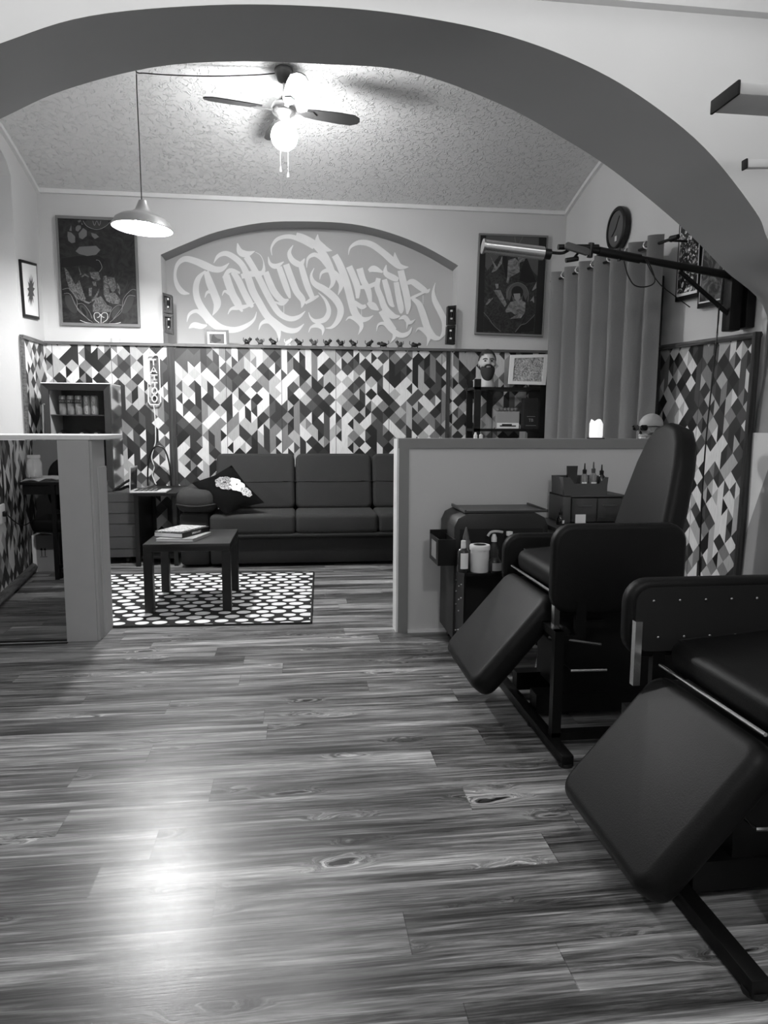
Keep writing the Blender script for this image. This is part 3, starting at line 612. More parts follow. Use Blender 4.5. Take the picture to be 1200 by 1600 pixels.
for k_ in range(4):
    a = math.radians(12+90*k_); c, s = math.cos(a), math.sin(a); til = math.radians(-11)
    X_ = Vector((c, s, 0)); Y_ = Vector((-s*math.cos(til), c*math.cos(til), math.sin(til))); Z_ = X_.cross(Y_)
    Mb = frame((hx, fy, hz), X_, Y_, Z_)
    bm = BM(); prism(bm, [(.16, -.042), (.22, -.052), (.40, -.062), (.50, -.058), (.545, -.03), (.555, 0), (.545, .03), (.50, .058), (.40, .062), (.22, .052), (.16, .042)], .007, Mb)
    bl = obj('blade', bm, mat('blade_dark', 44, .4), t)
    bm = BM(); prism(bm, [(.07, -.015), (.12, -.012), (.15, -.032), (.20, -.036), (.235, 0), (.20, .036), (.15, .032), (.12, .012), (.07, .015)], .006, Mb @ Matrix.Translation((0, 0, -.008))); obj('blade_bracket', bm, M_CHROME, bl)
M_GLOBE = mat('lit_globe', 255, .4, emit=FAN_E/ (4*PI*PI*.052**2) if False else 1)
bm = BM(); sphere(bm, (hx, fy, GZ), .094, (1, 1, 1), 28, 20)
mgl = bpy.data.materials.new('fan_globe_glow'); mgl.use_nodes = True; b_ = mgl.node_tree.nodes['Principled BSDF']; b_.inputs['Base Color'].default_value = (1, 1, 1, 1)
b_.inputs['Emission Color'].default_value = (1, 1, 1, 1); b_.inputs['Emission Strength'].default_value = FAN_E/10
obj('lit_globe', bm, mgl, t, True)
for px, ly, w in ((438, 262, .009), (450, 271, .010)):
    a = aY(px, 228, fy-.02); b = aY(px, ly, fy-.02); b.x = a.x; bm = BM(); cyl(bm, a, b, .0025, n=6); pc = obj('pull_chain', bm, M_WHITE, t, True)
    bm = BM(); cyl(bm, b+Vector((0, 0, .005)), b-Vector((0, 0, .03)), w*.7, w, 8); obj('chain_knob', bm, M_WHITE, pc, True)

py = 5.3; hk = aY(213, 114, py); hk.z = min(hk.z, vz(py)-.02)
lz = aY(218, 352, py).z; lx = hk.x+.005
t = thing('pendant_lamp', 'metal dome pendant lamp hanging on a long black cord at the left', 'lamp', (lx, py, lz))
bm = BM(); tube(bm, [(lx, py, lz+.14), (lx-.001, py, (lz+hk.z)/2), (hk.x, py, hk.z-.03), (hk.x+.02, py, hk.z+.0), aY(260, 117, py+.02), aY(330, 119, py+.02), aY(400, 117, py), (hx-.05, fy, zc-.03)], .004, 6, 5); obj('cord', bm, M_BLACK, t, True)
bm = BM(); cyl(bm, (hk.x, py, hk.z-.01), (hk.x, py, vz(py)), .004, n=6); obj('hook', bm, M_WHITE, t)
pr = [(.012, .17), (.028, .165), (.034, .15), (.052, .10), (.075, .085), (.085, .075), (.15, .055), (.185, .03), (.205, -.012), (.21, -.02)]
pin = [(r-.006, z-.004) for r, z in pr[::-1]]
tilt = Matrix.Rotation(math.radians(3), 4, 'Y')
bm = BM(); lathe(bm, pr+pin, (lx, py, lz), 40, tilt); obj('shade', bm, mat('shade_metal', 165, .35, .55), t, True)
bm = BM(); lathe(bm, [(0, .13), (.03, .13), (.03, .085), (0, .085)], (lx, py, lz), 16); obj('socket', bm, M_WHITE, t, True)
bm = BM(); sphere(bm, (lx, py, lz+.028), .05, (1, 1, 1), 20, 14)
mpl = bpy.data.materials.new('pendant_bulb_glow'); mpl.use_nodes = True; b_ = mpl.node_tree.nodes['Principled BSDF']; b_.inputs['Base Color'].default_value = (1, 1, 1, 1)
b_.inputs['Emission Color'].default_value = (1, 1, 1, 1); b_.inputs['Emission Strength'].default_value = PEND_E
obj('bulb', bm, mpl, t, True)
# ================================================================== RUG, COFFEE TABLE, SOFA
bm = BM(); rc = [(-1.66, 4.235), (.078, 4.18), (.13, 5.665), (-1.62, 5.72)]
prism(bm, rc, .008, Matrix.Translation((0, 0, .004))); o = obj('rug', bm, rug_mat()); tag(o, 'black rug with rows of white oval dots under the coffee table', 'rug')
bm = BM()
for a, b in zip(rc, rc[1:]+rc[:1]): tube(bm, [(*a, .006), (*b, .006)], .007, 5)
obj('edge_binding', bm, M_DARK, o); WM[o.name] = Matrix()
t = thing('coffee_table', 'low square black coffee table standing on the dotted rug', 'table', (-.69, 4.8, .008))
tx0, tx1, ty0, ty1 = -.962, -.424, 4.50, 5.12
B('tabletop', mat('table_black', 12, .35), t, ((tx0, ty0, .40), (tx1, ty1, .45)), bev=.003)
for x in (tx0, tx1-.055):
    for y in (ty0, ty1-.055): B('leg', mat('table_black', 12, .35), t, ((x, y, .008), (x+.055, y+.055, .40)))
def book(name, label, corners, z, h, cover, pages, spine_txt=None):
    t = thing(name, label, 'book', (corners[0][0], corners[0][1], z), group='books on the coffee table')
    for nm_, zz, th, m_, sh in (('back_cover', z, .003, cover, 0), ('page_block', z+.003, h-.006, pages, .004), ('front_cover', z+h-.003, .003, cover, 0)):
        c = Vector((sum(p[0] for p in corners)/4, sum(p[1] for p in corners)/4)); bm = BM()
        prism(bm, [tuple(Vector(p)+(c-Vector(p)).normalized()*sh) for p in corners], th, Matrix.Translation((0, 0, zz+th/2))); obj(nm_, bm, m_, t)
    p, q = Vector(corners[1]), Vector(corners[2]); d = (q-p).normalized(); n_ = Vector((d.y, -d.x))
    bm = BM(); prism(bm, [tuple(p), tuple(p+n_*.003), tuple(q+n_*.003), tuple(q)], h, Matrix.Translation((0, 0, z+h/2))); s = obj('spine', bm, cover, t)
    if spine_txt:
        c = (p+q)/2+n_*.0035; bm = BM(); text_bm(bm, spine_txt, h*.62, frame((c.x, c.y, z+h/2), (d.x, d.y, 0), (0, 0, 1), (n_.x, n_.y, 0))); obj('spine_title', bm, M_WHITE, s)
    return t
cov = swirl('magazine_cover', 70, 240, 22)
book('book', 'lower large book with pale cover lying on the coffee table', [(-.90, 4.60), (-.665, 4.57), (-.585, 4.85), (-.83, 4.89)], .45, .02, mat('cover_grey', 170, .3), M_PAPER)
book('book', 'upper thick book with black titled spine stacked askew on the larger book', [(-.925, 4.68), (-.735, 4.60), (-.60, 4.90), (-.80, 4.96)], .47, .032, M_BLACK, M_PAPER, 'URBAN ART')
o = book('magazine', 'open-patterned magazine on top of the book stack', [(-.915, 4.67), (-.745, 4.615), (-.62, 4.88), (-.79, 4.95)], .502, .008, cov, M_PAPER)
o['category'] = 'magazine'

t = thing('sofa', 'long dark fabric sofa with tall divided back cushions against the wallpapered wall', 'sofa', (.35, 6.35, 0))
SX = [-.72, -.012, .69, 1.40]
for i in range(3):
    bm = BM(); a, b = SX[i]+.004, SX[i+1]-.004
    Mt = Matrix.Translation(((a+b)/2, 6.45, .43)) @ Matrix.Rotation(math.radians(-13), 4, 'X')
    prism(bm, rrect(b-a, .51, .06, 6, 0, .25), .19, Mt @ Matrix.Rotation(PI/2, 4, 'X'), .035, 5)
    bc = obj('back_cushion', bm, M_SOFA, t, True)
    bm = BM(); w2 = (b-a)/2-.006; tube(bm, [Mt @ Vector(v) for v in ((-w2, -.06, .245), (-w2+.01, -.094, .245), (0, -.096, .242), (w2-.01, -.094, .245), (w2, -.06, .245))], .004, 5, 3); obj('crease', bm, M_DARK, bc, True)
    bm = BM(); box(bm, (a-.003, 5.90, .285), (b+.003, 6.42, .45), .036, 5); obj('seat_cushion', bm, M_SOFA, t, True)
bm = BM(); box(bm, (-.72, 5.905, .255), (1.40, 6.4, .292), .016, 3); obj('seat_platform', bm, M_SOFA, t, True)
B('base', M_SOFA_D, t, ((-.72, 5.94, .03), (1.40, 6.80, .26)), bev=.015)
B('back_frame', M_SOFA_D, t, ((-.70, 6.66, .2), (1.38, 6.84, .80)), bev=.03)
for x, aw in ((-1.0, .34), (1.40, .24)):
    B('arm_panel', M_SOFA_D, t, ((x+.03, 5.96, .02), (x+aw-.07, 6.7, .46)), bev=.03)
    bm = BM(); box(bm, (x, 5.93, .46), (x+aw, 6.62, .67), .09, 5); obj('arm_cushion', bm, M_SOFA, t, True)
    bm = BM(); tube(bm, [(x+.01, 5.932, .54), (x+aw/2, 5.925, .52), (x+aw-.01, 5.932, .54)], .009, 6, 3); obj('piping', bm, M_SOFA_D, t, True)
# throw pillow
Lc, Tc, Rc, Bc = aY(299.6, 755, 6.0), aY(362, 727, 6.30), aY(413, 785.5, 6.0), aY(352, 804.5, 5.90)
def pil(u, v, s, off=0):
    p = Lc*(1-u)*(1-v)+Tc*u*(1-v)+Rc*u*v+Bc*(1-u)*v; n_ = (Tc-Lc).cross(Bc-Lc).normalized()
    if n_.y > 0: n_ = -n_
    w = max(0, (1-(2*u-1)**2)*(1-(2*v-1)**2))**.6; pin = (1-.10*(1-abs(2*v-1))*abs(2*u-1)-.10*(1-abs(2*u-1))*abs(2*v-1))
    ce = (Lc+Rc+Tc+Bc)/4
    return ce+(p-ce)*pin+n_*(s*.065*w+off)
bm = BM(); N = 14
for s in (1, -1):
    V = [[bm.verts.new(pil(i/N, j/N, s)) for j in range(N+1)] for i in range(N+1)]
    for i in range(N):
        for j in range(N): bm.faces.new((V[i][j], V[i+1][j], V[i+1][j+1], V[i][j+1]))
bmesh.ops.remove_doubles(bm, verts=bm.verts, dist=1e-4)
pw = obj('throw_pillow', bm, mat('pillow_black', 5, .9, spec=.1), None, True); tag(pw, 'black throw pillow with white and grey rose print leaning on the sofa arm', 'pillow')
WM[pw.name] = Matrix()
def petals(name, cu, cv, R_, mt, seed):
    rnd = random.Random(seed); bm = BM(); k = .003
    for ring, cnt in ((1.0, 8), (.66, 6), (.33, 4)):
        for i in range(cnt):
            a = 2*PI*(i+rnd.random()*.4)/cnt; pu, pv = cu+R_*ring*.62*math.cos(a), cv+R_*ring*.62*math.sin(a); rr = R_*ring*.42; k += .0002
            flat(bm, [pil(pu+rr*math.cos(b)*(1+.3*rnd.random()), pv+rr*.75*math.sin(b)*(1+.3*rnd.random()), 1, k) for b in [2*PI*q/9 for q in range(9)]])
            a2 = a+.5
    return obj(name, bm, mt, pw)
petals('printed_rose', .47, .36, .20, swirl('rose_grey', 4, 200, 70, 3, .45, .62), 1)
petals('printed_flower', .66, .50, .19, swirl('rose_white', 90, 245, 60, 3, .32, .45), 2)
petals('printed_leaf', .74, .72, .13, swirl('rose_white2', 5, 235, 60, 3, .42, .55), 3)

# ================================================================== LEFT CORNER: FRIDGE, DRAWERS, LAPTOP TABLE
FX0, FX1, FY, FYB, FZ0, FZ1 = -2.135, aY(175, 700, 6.33).x, 6.33, 6.72, .617, 1.535
t = thing('mini_fridge', 'glass-fronted mini fridge with mitred black frame standing on the drawer unit', 'fridge', ((FX0+FX1)/2, 6.5, FZ0))
MS = mat('fridge_side', 225, .12, 1)
B('side_panel', MS, t, ((FX1-.012, FY+.035, FZ0), (FX1, FYB, FZ1)))
B('side_panel', mat('fridge_liner', 205, .5), t, ((FX0, FY+.035, FZ0), (FX0+.05, FYB, FZ1)))
B('top_panel', M_STEEL, t, ((FX0, FY+.035, FZ1-.02), (FX1-.012, FYB, FZ1)))
B('bottom_panel', M_WHITE, t, ((FX0+.05, FY+.035, FZ0), (FX1-.012, FYB, FZ0+.06)))
B('rear_liner', M_DARK, t, ((FX0+.05, FYB-.02, FZ0), (FX1-.012, FYB, FZ1-.02)))
def mitre(parent, x0, x1, z0, z1, w, y0, y1, mt):
    o_ = [(x0, z0), (x1, z0), (x1, z1), (x0, z1)]; i_ = [(x0+w, z0+w), (x1-w, z0+w), (x1-w, z1-w), (x0+w, z1-w)]; bm = BM()
    for a in range(4):
        b = (a+1) % 4; q = [(*o_[a], 0), (*o_[b], 0), (*i_[b], .02), (*i_[a], .02)]
        f_ = [bm.verts.new((x, y0+d, z)) for x, z, d in q]; k_ = [bm.verts.new((x, y1, z)) for x, z, d in q]
        bm.faces.new(f_); bm.faces.new(k_[::-1])
        for i in range(4): j = (i+1) % 4; bm.faces.new((f_[i], f_[j], k_[j], k_[i]))
    return obj('door_frame', bm, mt, parent)
df = mitre(t, FX0, FX1, FZ0, FZ1, .055, FY, FY+.035, mat('fridge_door', 34, .3))
B('glass_pane', mat('fridge_glass', 5, .04, alpha=.12), df, ((FX0+.055, FY+.024, FZ0+.055), (FX1-.055, FY+.028, FZ1-.055)))
B('top_trim', M_WHITE, t, ((FX0, FY+.002, FZ1), (FX1, FYB, FZ1+.007)))
bm = BM(); tube(bm, [(FX0+.02, FY, 1.36), (FX0+.02, FY-.04, 1.35), (FX0+.02, FY-.04, .95), (FX0+.02, FY, .94)], .009, 8); obj('handle', bm, M_STEEL, df, True)
SZ = aY(120, 648, 6.5).z
for z in (SZ, 1.07, .80): B('shelf', M_GREYPL, t, ((FX0+.05, FY+.06, z-.008), (FX1-.02, FYB-.03, z)))
def can(px, kind, label, zb):
    x = aY(px, 630, 6.5).x; t = thing('drink_can', label, 'drink can', (x, 6.5, SZ), group='cans on the top shelf of the fridge')
    R_, Hc = .031, .165; bm = BM(); lathe(bm, [(0, 0), (.024, 0), (R_, .008), (R_, Hc-.014), (.026, Hc-.002), (.025, Hc), (.0235, Hc-.004), (0, Hc-.004)], (x, 6.5, SZ), 24)
    b = obj('body', bm, mat('can_'+kind, 175 if kind == 'F' else 165, .3, .5), t, True)
    bm = BM(); box(bm, (x-.008, 6.485, SZ+Hc-.004), (x+.008, 6.505, SZ+Hc)); obj('pull_tab', bm, M_STEEL, t)
    a0 = math.radians(-90+zb)
    def wr(c, rot=kind != 'F'):
        if kind == 'F': u, h = c.x, c.y+.115
        else: u, h = -c.y, c.x+.08
        a = a0+u/R_; return Vector((x+(R_+.0008+c.z)*math.cos(a), 6.5+(R_+.0008+c.z)*math.sin(a), SZ+h))
    if kind == 'F':
        bm = BM()
        for s_ in range(10):
            u0, u1 = -.034+.0068*s_, -.034+.0068*(s_+1)
            flat(bm, [wr(Vector((u, h, 0))) for u, h in ((u0, -.018-.003*(s_ % 2)), (u1, -.018-.003*((s_+1) % 2)), (u1, .016), (u0, .016))])
        obj('label_band', bm, mat('band', 60, .4), b)
    bm = BM(); text_bm(bm, 'FANTA' if kind == 'F' else 'Coca-Cola', .026 if kind == 'F' else .034, None, .0003, wr); obj('brand_lettering', bm, M_WHITE, b)
can(98, 'F', 'leftmost orange-soda can on the upper fridge shelf', 0); can(110.5, 'F', 'second soda can from the left on the fridge shelf', 18)
can(123, 'F', 'middle soda can of the five in the fridge', -12); can(135.8, 'C', 'fourth can, slim cola can with vertical script', 5); can(147.5, 'C', 'rightmost slim cola can with vertical script', -4)
for i, px in enumerate((94, 127.5, 149.5)):
    p = aY(px, 672, 6.45); z0 = 1.07+.038; x = p.x
    o = thing('bottle', ('leftmost', 'middle', 'rightmost')[i]+' bottle lying cap forward on the middle fridge shelf', 'bottle', (x, 6.5, 1.07), group='bottles lying in the fridge')
    bm = BM(); Mx = Matrix.Translation((x, 6.45, z0)) @ Matrix.Rotation(-PI/2, 4, 'X')
    lathe(bm, [(0, .2), (.036, .2), (.038, .19), (.038, .09), (.03, .06), (.014, .02), (.013, 0), (0, 0)], (0, 0, 0), 20, Mx); obj('body', bm, mat('bottle_dark', 26, .15), o, True)
    bm = BM(); lathe(bm, [(0, -.012), (.015, -.012), (.016, .006), (.014, .012)], (0, 0, 0), 16, Mx); obj('cap', bm, M_STEEL, o, True)
# drawer unit
t = thing('drawer_unit', 'charcoal six-drawer roller cabinet below the mini fridge', 'cabinet', (-1.75, 6.4, 0))
cx1 = aY(212, 800, 6.19).x
B('carcass', M_DRAWER, t, ((-2.14, 6.205, .06), (cx1, 6.75, .612)))
ysd = [766.7, 785, 802.5, 819, 839, 858, 882.5]
for a, b in zip(ysd, ysd[1:]):
    za, zb = aY(180, a, 6.19).z-.001, aY(180, b, 6.19).z+.003; B('drawer', M_DRAWER, t, ((-2.13, 6.19, max(zb, .062)), (cx1-.012, 6.203, min(za, .606))))
for x in (-2.08, -1.46):
    for y in (6.26, 6.66):
        bm = BM(); cyl(bm, (x-.012, y, .027), (x+.012, y, .027), .027, n=14); box(bm, (x-.015, y-.015, .03), (x+.015, y+.015, .062)); obj('caster', bm, M_RUBBER, t, True)
bm = BM(); tube(bm, [aY(x, y, 6.24) for x, y in ((176, 766), (184, 762), (194, 755), (203, 750))], .012, 6, 4); tube(bm, [aY(x, y, 6.27) for x, y in ((180, 765), (190, 764), (200, 760), (205, 763))], .014, 6, 4)
tag(obj('charger_cable', bm, M_BLACK, None, True), 'thick black cable bundle lying on the drawer unit beside the laptop', 'cable')
# laptop table and laptop
t = thing('side_table', 'open black side table carrying the laptop between drawers and sofa', 'table', (-1.2, 6.4, 0))
LX0, LX1 = -1.352, -1.005
B('tabletop', M_BLACK, t, ((LX0, 6.05, .600), (LX1, 6.82, .622)))
for x in (LX0, LX1-.035):
    for y in (6.06, 6.78): B('leg', M_BLACK, t, ((x, y, 0), (x+.035, y+.035, .60)))
B('lower_shelf', M_BLACK, t, ((LX0+.035, 6.1, .06), (LX1-.035, 6.78, .075)))
B('side_board', M_BLACK, t, ((LX0, 6.1, .075), (LX0+.01, 6.78, .60)))
t = thing('laptop', 'open silver laptop with its screen edge-on at the left', 'laptop', (-1.25, 6.2, .622))
B('keyboard_base', mat('laptop_silver', 190, .4), t, ((-1.385, 6.075, .624), (-1.09, 6.33, .638)), bev=.003)
for r in range(5):
    B('key_row', M_BLACK, t, ((-1.36+.04*r, 6.10, .638), (-1.33+.04*r, 6.31, .640)))
bm = BM(); box(bm, (0, 0, 0), (.006, .26, .21), M=Matrix.Translation((-1.388, 6.075, .63)) @ Matrix.Rotation(math.radians(3), 4, 'Y')); obj('screen_lid', bm, mat('laptop_silver', 190, .4), t)
bm = BM(); box(bm, (.0065, .012, .015), (.0075, .248, .20), M=Matrix.Translation((-1.388, 6.075, .63)) @ Matrix.Rotation(math.radians(3), 4, 'Y')); obj('display', bm, mat('display_dark', 45, .08), t)
bm = BM(); tube(bm, [aY(x, y, 6.7) for x, y in ((231, 759), (231, 735), (234, 714), (240, 700), (248, 697), (256, 701), (262, 714), (266, 735), (267, 759))], .008, 6, 4)
tag(obj('cable_hoop', bm, M_BLACK, None, True), 'black arching hoop standing behind the laptop', 'cable')

# ================================================================== COUNTER ON THE LEFT AND WHAT STANDS BEHIND IT
t = thing('bar_counter', 'waist-high counter with a thin pale top and one boxed grey leg', 'counter', (-1.9, 4.1, 0))
bm = BM(); zt = 1.138
prism(bm, [(-2.2, 3.965), (-1.10, 3.965), (-1.045, 4.05), (-1.045, 4.45), (-2.2, 4.45)], .026, Matrix.Translation((0, 0, zt-.013)), .003, 2); obj('countertop', bm, mat('counter_white', 226, .35), t)
x0, x1 = aY(97, 850, 3.965).x, aY(145.5, 850, 3.965).x
B('counter_leg', mat('leg_paint', 168, .6), t, ((x0, 3.966, 0), (x1, 4.225, zt-.027)))
B('leg_cladding', mat('leg_paint', 168, .6), t, ((x1, 3.978, 0), (x1+.012, 4.225, zt-.03)), ((x1+.012, 4.06, 0), (x1+.02, 4.225, zt-.18)))
mm = bpy.data.materials.new('mirror_silver'); mm.use_nodes = True; b_ = mm.node_tree.nodes['Principled BSDF']
b_.inputs['Base Color'].default_value = g(205); b_.inputs['Metallic'].default_value = 1; b_.inputs['Roughness'].default_value = .0
mp = B('mirror_panel', mm, None, ((-2.2, MIRROR, .004), (x0+.0, MIRROR+.006, zt-.028)))
tag(mp, 'mirror panel filling the front of the counter left of its leg', 'mirror')
REFLECT[0] = True
t = thing('work_table', 'small black-legged table with white paper, reflected in the counter mirror', 'table', (-1.8, 5.5, 0))
B('tabletop', M_BLACK, t, ((-2.08, 5.61, .735), (-1.5, 5.98, .755)))
for x in (aY(85, 820, 5.61).x-.015, -1.54): B('leg', M_BLACK, t, ((x, 5.61, 0), (x+.03, 5.64, .735)))
for x in (-1.84, -1.54): B('leg', M_BLACK, t, ((x, 5.93, 0), (x+.03, 5.96, .735)))
B('apron', M_BLACK, t, ((-2.07, 5.63, .66), (-1.52, 5.645, .735)))
bm = BM(); rnd = random.Random(3); N = 12; V = []
for i in range(N+1):
    V.append([bm.verts.new((-2.075+.54*i/N, 5.60+.38*j/6, .760+.03*rnd.random()*(0 < i < N))) for j in range(7)])
for i in range(N):
    for j in range(6): bm.faces.new((V[i][j], V[i+1][j], V[i+1][j+1], V[i][j+1]))
r_ = bmesh.ops.solidify(bm, geom=bm.faces[:], thickness=.006)
tag(obj('paper_sheet', bm, M_PAPER, None, True), 'crumpled white paper covering the small table in the mirror', 'paper')
jx, jy = aY(53, 720, 5.75).x, 5.75
t = thing('storage_jar', 'clear glass storage jar standing on the white paper', 'jar', (jx, jy, .785))
bm = BM(); lathe(bm, [(0, 0), (.050, 0), (.056, .01), (.056, .11), (.044, .135), (.044, .15), (.041, .15), (.041, .133), (.052, .108), (.052, .014), (0, .008)], (jx, jy, .785), 28); obj('glass_body', bm, mat('jar_glass', 225, .05, alpha=.28), t, True)
bm = BM(); lathe(bm, [(0, .172), (.045, .172), (.048, .166), (.048, .148), (0, .148)], (jx, jy, .785), 24); obj('lid', bm, mat('jar_lid', 215, .12, alpha=.45), t, True)
t = thing('office_chair', 'black padded office chair pushed under the small paper-covered table', 'chair', (-1.74, 5.8, 0))
bm = BM(); box(bm, (-2.04, 5.66, .36), (-1.5, 5.98, .47), .035, 4); obj('seat', bm, M_LEATHER, t, True)
bm = BM(); prism(bm, rrect(.50, .44, .14, 6), .06, frame((-1.78, 6.08, .70), (1, 0, 0), (0, .15, 1), (0, -1, .15)), .02); obj('backrest', bm, M_LEATHER, t, True)
bm = BM(); cyl(bm, (-1.74, 5.8, .08), (-1.74, 5.8, .38), .025); obj('column', bm, M_STEELB, t, True)
bm = BM(); tube(bm, [(-1.74, 5.8, .35), (-1.76, 6.08, .37), (-1.76, 6.12, .6)], .015, 6, 4); obj('back_bracket', bm, M_STEELB, t, True)
for k_ in range(5):
    a = 2*PI*k_/5+.4; bm = BM(); tube(bm, [(-1.74, 5.8, .10), (-1.74+.17*math.cos(a), 5.8+.17*math.sin(a), .055)], [.02, .012], 6); cyl(bm, (-1.74+.17*math.cos(a), 5.79+.17*math.sin(a), .025), (-1.74+.17*math.cos(a), 5.815+.17*math.sin(a), .025), .025, n=10)
    obj('star_foot', bm, M_STEELB, t, True)
t = thing('cardboard_box', 'tall cardboard box with two up arrows beside the skirting, in the mirror', 'box', (-2.0, 6.0, 0))
bx0, bx1 = aY(57, 860, 5.93).x, aY(83.5, 860, 5.93).x
B('carton', M_CARD, t, ((bx0, 5.93, 0), (bx1, 6.08, .30)))
B('label_side', M_PAPER, t, ((bx0-.03, 5.925, .0), (bx0-.001, 6.07, .30)))
for px in (65.5, 71):
    bm = BM(); a = aY(px, 869, 5.929); flat(bm, [a+Vector(d) for d in ((-.003, -.002, 0), (.003, -.002, 0), (.003, -.002, .055), (-.003, -.002, .055))]); flat(bm, [a+Vector(d) for d in ((-.012, -.002, .05), (.012, -.002, .05), (0, -.002, .07))]); obj('arrow_mark', bm, M_BLACK, t)
bm = BM(); box(bm, aY(63, 870.5, 5.928)-Vector((0, .001, 0)), aY(74, 869.5, 5.928)); obj('arrow_base', bm, M_BLACK, t)
bm = BM(); flat(bm, [(bx0-.03, 5.93, .30), (bx0+.03, 5.90, .335), (bx0+.1, 5.93, .32), (bx1, 5.93, .303), (bx1, 6.0, .305), (bx0, 6.0, .31)]); obj('open_flap', bm, M_PAPER, t)
t = thing('cardboard_box', 'printed white carton mirrored just left of the counter leg', 'box', (-1.85, 5.9, 0))
B('carton', M_PAPER, t, ((-1.915, 6.10, 0), (-1.78, 6.22, .33))); B('printed_stripe', M_GREYPL, t, ((-1.91, 6.098, .10), (-1.79, 6.099, .14)))
ps = MW @ Vector((.55, -.004, 0))
t = thing('wall_socket', 'white double socket with a black plug lead on the low clad wall in the mirror', 'socket', (ps.x, ps.y, .5))
s0 = ((aX(2, 790, -1.99)).y-p0.y)/dr.y
zs = aX(4, 803, -1.985).z
bm = BM(); box(bm, (s0-.09, -.02, zs-.065), (s0+.07, -.001, zs+.065), .006, 2, MW); obj('socket_plate', bm, M_WHITE, t, True)
bm = BM(); box(bm, (s0-.02, -.045, zs-.018), (s0+.02, -.02, zs+.018), .005, 2, MW); obj('plug', bm, M_BLACK, t, True)
bm = BM(); tube(bm, [MW @ Vector(v) for v in ((s0, -.04, zs), (s0+.25, -.05, zs-.10), (s0+.6, -.03, zs-.16), (s0+1.0, -.02, zs-.17))], .004, 6, 5)
tag(obj('power_lead', bm, M_BLACK, None, True), 'thin black lead running from the socket along the low clad wall', 'cable')

REFLECT[0] = False
# ================================================================== RIGHT REAR: RACK, BUST, CURTAIN, CLOCK, FRAMES
RY0, RY1 = 6.45, 6.78
t = thing('shelf_rack', 'tall open-backed black shelf rack in the right rear corner', 'shelf', (2.0, 6.6, 0))
L0, L1 = aY(741.5, 640, RY0).x, aY(751, 640, RY0).x; R0, R1 = aY(843, 640, RY0).x, aY(857, 640, RY0).x
zA, zB, zT = aY(800, 605, RY0).z, aY(800, 670, RY0).z, aY(850, 553, RY0).z
for y in (RY0, RY1-.03): B('upright', M_BLACK, t, ((L0, y, 0), (L1, y+.03, aY(746, 592, RY0).z)))
B('side_board', M_BLACK, t, ((R0, RY0, 0), (R1, RY1, zT)))
for z in (zA, zB, .72, .3): B('shelf_board', M_BLACK, t, ((L0, RY0, z-.025), (R0, RY1, z)))
# mannequin bust
hx_, hy_ = aY(763, 600, 6.55).x, 6.60
t = thing('mannequin_head', 'bearded male mannequin head on the rack beside the bright framed picture', 'mannequin', (hx_, hy_, zA))
MH = Matrix.Translation((hx_, hy_, zA)) @ Matrix.Rotation(math.radians(-8), 4, 'Z')
bm = BM(); lathe(bm, [(0, 0), (.075, 0), (.072, .03), (.058, .08), (.056, .13)], (0, 0, 0), 24)
for v in sphere(bm, (0, .005, .235), .1, (.78, .95, 1.12), 28, 20):
    c = v.co
    if c.z < .22: k_ = 1-.28*min(1, (.22-c.z)/.1); c.x *= k_; c.y = c.y*k_-.012
sphere(bm, (0, -.098, .222), .014, (.9, 1.0, .9), 12, 8)
for s in (-1, 1):
    sphere(bm, (s*.078, .01, .225), .022, (.35, .7, 1.2), 10, 8); sphere(bm, (s*.038, -.078, .208), .022, (1, .6, .8), 10, 8)
prism(bm, [(-.012, -.024), (.012, -.024), (.007, .028), (-.007, .028)], .024, Matrix.Translation((0, -.094, .245)) @ Matrix.Rotation(PI/2, 4, 'X'), .004)
bmesh.ops.transform(bm, matrix=MH, verts=bm.verts)
obj('head', bm, M_SKIN, t, True)
bm = BM(); sphere(bm, (0, .012, .243), .106, (.80, .97, 1.12), 28, 20); dl = [v for v in bm.verts if v.co.z < .285-.75*(v.co.y+.05) or v.co.z < .21]
bmesh.ops.delete(bm, geom=dl, context='VERTS'); bmesh.ops.transform(bm, matrix=MH, verts=bm.verts); obj('hair', bm, M_HAIR, t, True)
bm = BM(); sphere(bm, (0, -.03, .16), .075, (.92, .82, 1.0), 24, 18)
for v in bm.verts:
    if v.co.z < .15: k_ = 1-.45*min(1, (.15-v.co.z)/.12); v.co.x *= k_; v.co.z -= .055*min(1, (.15-v.co.z)/.08)
dl = [v for v in bm.verts if (abs(v.co.x) < .055 and v.co.z > .198) or v.co.z > .235]
bmesh.ops.delete(bm, geom=dl, context='VERTS'); bmesh.ops.transform(bm, matrix=MH, verts=bm.verts); obj('beard', bm, M_HAIR, t, True)
bm = BM(); tube(bm, [MH @ Vector(v) for v in ((-.035, -.083, .192), (-.018, -.096, .204), (0, -.101, .206), (.018, -.096, .204), (.035, -.083, .192))], .0085, 7, 3); obj('moustache', bm, M_HAIR, t, True)
for s in (-1, 1):
    bm = BM(); tube(bm, [MH @ Vector(v) for v in ((s*.012, -.092, .258), (s*.03, -.09, .265), (s*.052, -.075, .258))], .0045, 6, 3); obj('eyebrow', bm, M_HAIR, t, True)
    bm = BM(); sphere(bm, MH @ Vector((s*.029, -.082, .243)), .011, (1.2, .6, .6), 10, 8); obj('eye', bm, M_DARK, t, True)
bm = BM(); tube(bm, [MH @ Vector(v) for v in ((-.018, -.090, .188), (0, -.097, .186), (.018, -.090, .188))], .007, 7, 3); obj('mouth', bm, mat('lips', 150, .5), t, True)
